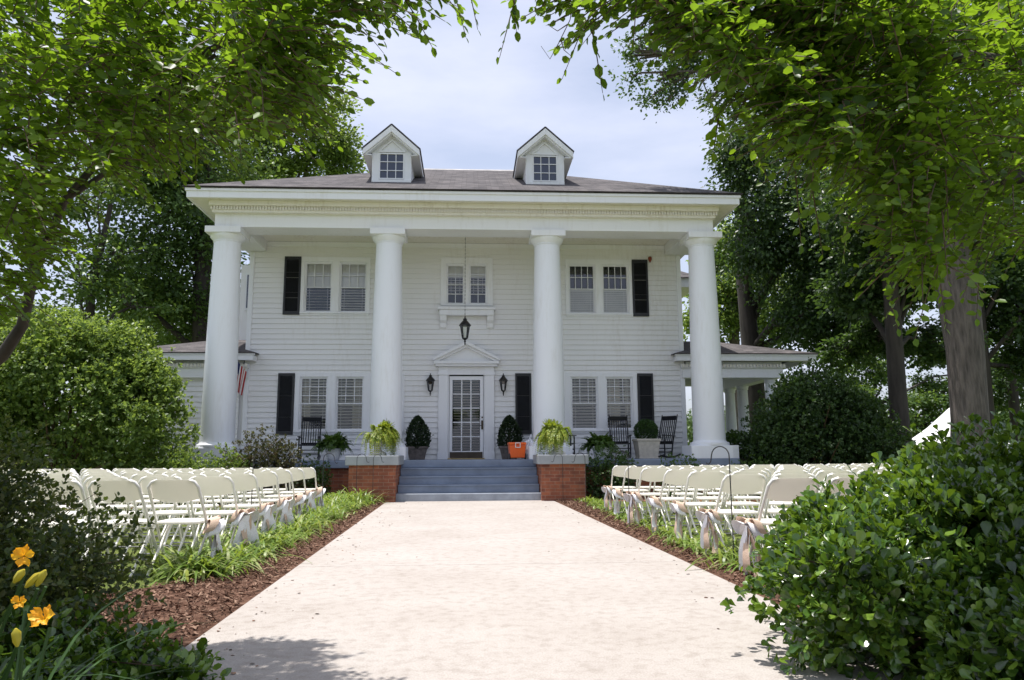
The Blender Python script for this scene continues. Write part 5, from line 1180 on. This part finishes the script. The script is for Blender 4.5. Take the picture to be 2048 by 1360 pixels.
t_ = thing('fence', 'low grey weathered fence far behind the dark straight trunk', 'fence', ((fx0+fx1)/2, 38, 0))
b = MB(); x = fx0
while x < fx1: b.box(x, x+.13, 38, 38.02, .05, 1.75+.03*random.random()); x += .145
b.build('board_panel', M['greywood'], t_)
b = MB(); b.box(fx0, fx1, 38.021, 38.06, .4, .5); b.box(fx0, fx1, 38.021, 38.06, 1.4, 1.5); b.build('rail', M['greywood'], t_)

# ================================================================== overhanging crape myrtles in the foreground
def in_poly(x, y, poly):
    ins = np.zeros(len(x), bool); n = len(poly)
    for i in range(n):
        x0, y0 = poly[i]; x1, y1 = poly[(i+1) % n]
        c = ((y0 > y) != (y1 > y)) & (x < (x1-x0)*(y-y0)/((y1-y0) if y1 != y0 else 1e-9)+x0); ins ^= c
    return ins
FWn, RTn, UPn, EYn = (np.array(v) for v in (fw, rt, up, EYE))
def at_np(x, y, Y):
    d = FWn+RTn*((x-1024)/FPX)[:, None]-UPn*((y-680)/FPX)[:, None]; return EYn+d*((Y-EYn[1])/d[:, 1])[:, None]
def twigs(P, D, length, nl, size, wdir=0.35):
    """alternate leaves along small drooping twigs: returns leaf arrays and twig polylines"""
    n = len(P); D = unit(D); ln = length*(.6+.7*rng.random(n)); Q, A, N_, S, lines = [], [], [], [], []
    sd = unit(np.cross(D, np.array([0, 0, 1.0]))+rng.normal(size=D.shape)*.2); t = np.linspace(.1, 1, nl); tw = rng.random(n)*1.2-.6
    pts = P[:, None, :]+D[:, None, :]*(ln[:, None]*t[None])[:, :, None]; pts[:, :, 2] -= (ln[:, None]*.28*t[None]**2)
    for k in range(nl):
        sgn = 1 if k % 2 else -1
        a_ = sd*sgn+D*(.65+.4*(k == nl-1)*3)+np.array([0, 0, -.22])+rng.normal(size=D.shape)*.22
        nn = np.cross(D, sd)*-1; nn = nn*np.sign(nn[:, 2:3]+1e-6)+rng.normal(size=D.shape)*.55
        Q.append(pts[:, k]); A.append(a_); N_.append(nn); S.append(size*(.7+.5*rng.random(n))*(.75+.35*math.sin(math.pi*(k+.6)/nl)))
    return np.concatenate(Q), np.concatenate(A), np.concatenate(N_), np.concatenate(S), pts
def canopy(t_, zones, anchor_limbs, sprigs, size, mat):
    Q, A, N_, S, lines = [], [], [], [], []
    for poly, n, Y0, Y1, org in zones:
        poly = np.array(poly, float); lo, hi = poly.min(0), poly.max(0); pp = []
        while sum(map(len, pp)) < n:
            q = rng.uniform(lo, hi, (n*2, 2)); pp.append(q[in_poly(q[:, 0], q[:, 1], poly)])
        q = np.concatenate(pp)[:n]; Y = Y0+(Y1-Y0)*rng.random(n)
        # clumping: leave holes where a coarse wave is low
        P = at_np(q[:, 0], q[:, 1], Y); wv = np.sin(P[:, 0]*7.1+1.3*np.sin(P[:, 2]*5))+np.sin(P[:, 2]*8.3+2*np.sin(P[:, 1]*4)+P[:, 0]*2)+np.sin(P[:, 1]*9)
        keep = wv+rng.normal(size=n)*.5 > -.85; P = P[keep]
        D = P-np.array(org); D[:, 2] *= .4; D = unit(D)+rng.normal(size=D.shape)*.45+np.array([0, 0, -.22])
        a = twigs(P, D, .24, 9, size); Q.append(a[0]); A.append(a[1]); N_.append(a[2]); S.append(a[3]); lines.append(a[4])
    P, D, LN = [], [], []
    for x0, y0, x1, y1, Y in sprigs:
        p0, p1 = np.array(at(x0, y0, Y)), np.array(at(x1, y1, Y)); dd = p1-p0; m_ = np.linalg.norm(dd); P.append(p0); D.append(dd/m_+np.array([0, 0, .22])); LN.append(m_)
    if P:
        P, D, LN = np.array(P), np.array(D), np.array(LN)
        a = twigs(P, D, 1.0, 11, size*1.05); # long twigs scaled to their own length
        n = len(P); t = np.linspace(.1, 1, 11); D2 = unit(D); pts = P[:, None]+D2[:, None]*(LN[:, None]*t[None])[:, :, None]; pts[:, :, 2] -= LN[:, None]*.22*t[None]**2
        Q.append(pts.transpose(1, 0, 2).reshape(-1, 3)); A.append(a[1]); N_.append(a[2]); S.append(a[3]*.95); lines.append(pts)
    Q, A, N_, S = map(np.concatenate, (Q, A, N_, S)); leaves('crown', Q, A, N_, S, OVAL, mat, t_)
    b = MB()
    for pts in lines:
        for q in pts: b.tube([q[0], q[len(q)//2], q[-1]], [.0032, .0026, .0012], 4, cap=False)
    b.build('twig', M['twig'], t_, fix=False)
    b = MB()
    for pts, r0, r1 in anchor_limbs:
        m_ = len(pts); b.tube(pts, [r0+(r1-r0)*i/(m_-1) for i in range(m_)], 9, cap=False)
    b.build('trunk', M['darkbark'], t_, smooth=True)
rng = np.random.default_rng(101)
a3 = lambda x, y, Y: tuple(at(x, y, Y))
lt = thing('crape_myrtle', 'overhanging leafy tree on the flag side whose slanting dark limb shows at the picture edge', 'tree', (-5.3, 5.2, 0), group='trees overhanging the path')
orgL = (-4.6, 5.0, 1.6)
zl = [([(-80, -80), (480, -80), (500, 100), (470, 240), (380, 280), (300, 290), (255, 340), (205, 370), (150, 350), (60, 400), (-80, 460)], 2100, 3.1, 4.5, orgL),
      ([(440, -80), (580, -80), (630, 10), (620, 80), (640, 130), (600, 180), (540, 235), (440, 260)], 400, 2.75, 3.5, orgL),
      ([(-80, 420), (60, 420), (100, 480), (60, 540), (30, 620), (-80, 670)], 200, 3.6, 4.8, orgL),
      ([(600, -80), (850, -80), (820, -40), (740, -10), (690, 30), (640, 50)], 120, 2.7, 3.1, orgL)]
spL = [(640, 20, 850, 85, 3.0), (640, 60, 775, 140, 3.1), (760, -20, 880, 40, 2.9), (790, -30, 850, 75, 2.9), (600, 80, 760, 130, 3.2), (600, 150, 700, 165, 3.6), (560, 200, 660, 285, 3.7), (480, 250, 600, 300, 3.8), (420, 260, 520, 330, 3.8), (250, 330, 300, 400, 4), (900, -40, 925, 55, 3.3), (930, -50, 950, 40, 3.3), (150, 390, 210, 450, 4), (60, 480, 150, 560, 4.4)]
base = np.array([-5.3, 5.2, 0.0])
limL = [([base, a3(-110, 800, 5.2), a3(5, 710, 5.1), a3(45, 650, 5.0), a3(70, 540, 4.8), a3(130, 400, 4.4), a3(260, 250, 4.0), a3(430, 110, 3.7)], .055, .010),
        ([a3(70, 540, 4.8), a3(50, 420, 4.5), a3(100, 280, 4.2), a3(200, 120, 4.0), a3(300, -60, 3.9)], .035, .012),
        ([a3(130, 400, 4.4), a3(220, 340, 4.2), a3(330, 290, 4.0), a3(470, 220, 3.8), a3(580, 180, 3.6)], .018, .005),
        ([a3(260, 250, 4.0), a3(420, 100, 3.8), a3(560, 30, 3.6), a3(700, -20, 3.5), a3(900, -60, 3.35)], .022, .006)]
canopy(lt, zl, limL, spL, .050, M['crape'])
rtree = thing('crape_myrtle', 'overhanging leafy tree whose broad bright canopy hangs above the glossy bush', 'tree', (4.6, 4.2, 0), group='trees overhanging the path')
orgR = (4.2, 4.2, 2.2)
zr = [([(1100, -80), (1130, -20), (1165, 20), (1195, 50), (1240, 0), (1300, 15), (1360, 50), (1430, 90), (1480, 150), (1530, 210), (1580, 250), (1640, 290), (1700, 290), (1700, -80)], 850, 2.65, 3.15, orgR),
      ([(1540, -80), (1560, 220), (1640, 300), (1690, 330), (1720, 350), (1775, 440), (1810, 510), (1860, 540), (1910, 520), (1910, -80)], 950, 2.7, 3.4, orgR),
      ([(1790, -80), (1790, 400), (1850, 510), (1950, 500), (2040, 480), (2120, 480), (2120, -80)], 1200, 2.9, 4.6, orgR),
      ([(1640, -80), (1670, 230), (1760, 350), (1850, 400), (2120, 400), (2120, -80)], 1300, 3.7, 5.4, orgR)]
spR = [(1130, -40, 1075, 30, 3.0), (1050, -60, 1010, 85, 2.9), (1020, -60, 1030, 40, 2.9), (1180, 40, 1200, 160, 3.0), (1400, 150, 1432, 240, 3.1), (1440, 220, 1430, 290, 3.1), (1500, 280, 1530, 350, 3.1), (1590, 330, 1600, 460, 3.2), (1620, 350, 1640, 480, 3.2), (1700, 420, 1690, 500, 3.4), (1770, 560, 1790, 640, 3.6), (1880, 560, 1890, 640, 3.6), (1960, 540, 1955, 620, 3.6)]
limR = [([(4.6, 4.2, 0), (4.5, 4.2, 1.3), a3(2500, 420, 4.0), a3(2150, 330, 3.8), a3(1960, 370, 3.7), a3(1850, 420, 3.6)], .09, .02),
        ([a3(2500, 420, 4.0), a3(2200, 150, 3.6), a3(1900, 110, 3.3), a3(1650, 60, 3.1), a3(1400, 20, 3.0), a3(1200, -30, 2.95)], .05, .008),
        ([a3(2150, 330, 3.8), a3(1950, 300, 3.6), a3(1800, 260, 3.4), a3(1650, 250, 3.3), a3(1520, 230, 3.2)], .025, .006),
        ([a3(1400, 20, 3.0), a3(1330, 60, 3.0), a3(1270, 80, 3.0)], .01, .004)]
canopy(rtree, zr, limR, spR, .051, M['crape'])
# bare dead twig hanging by the right canopy
b = MB()
for pts in ([(1150, -20, 3.0), (1140, 40, 3.0), (1118, 85, 3.0), (1100, 118, 3.0), (1082, 92, 3.0)], [(1136, 48, 3.0), (1115, 62, 3.0), (1096, 50, 3.0)], [(1122, 80, 3.0), (1128, 100, 3.0), (1142, 112, 3.0)], [(1140, 25, 3.0), (1118, 38, 3.0), (1106, 44, 3.0)]): b.tube([a3(*p) for p in pts], [.003]+[.002]*(len(pts)-2)+[.001], 5)
b.build('dead_twig', M['twig'], rtree)
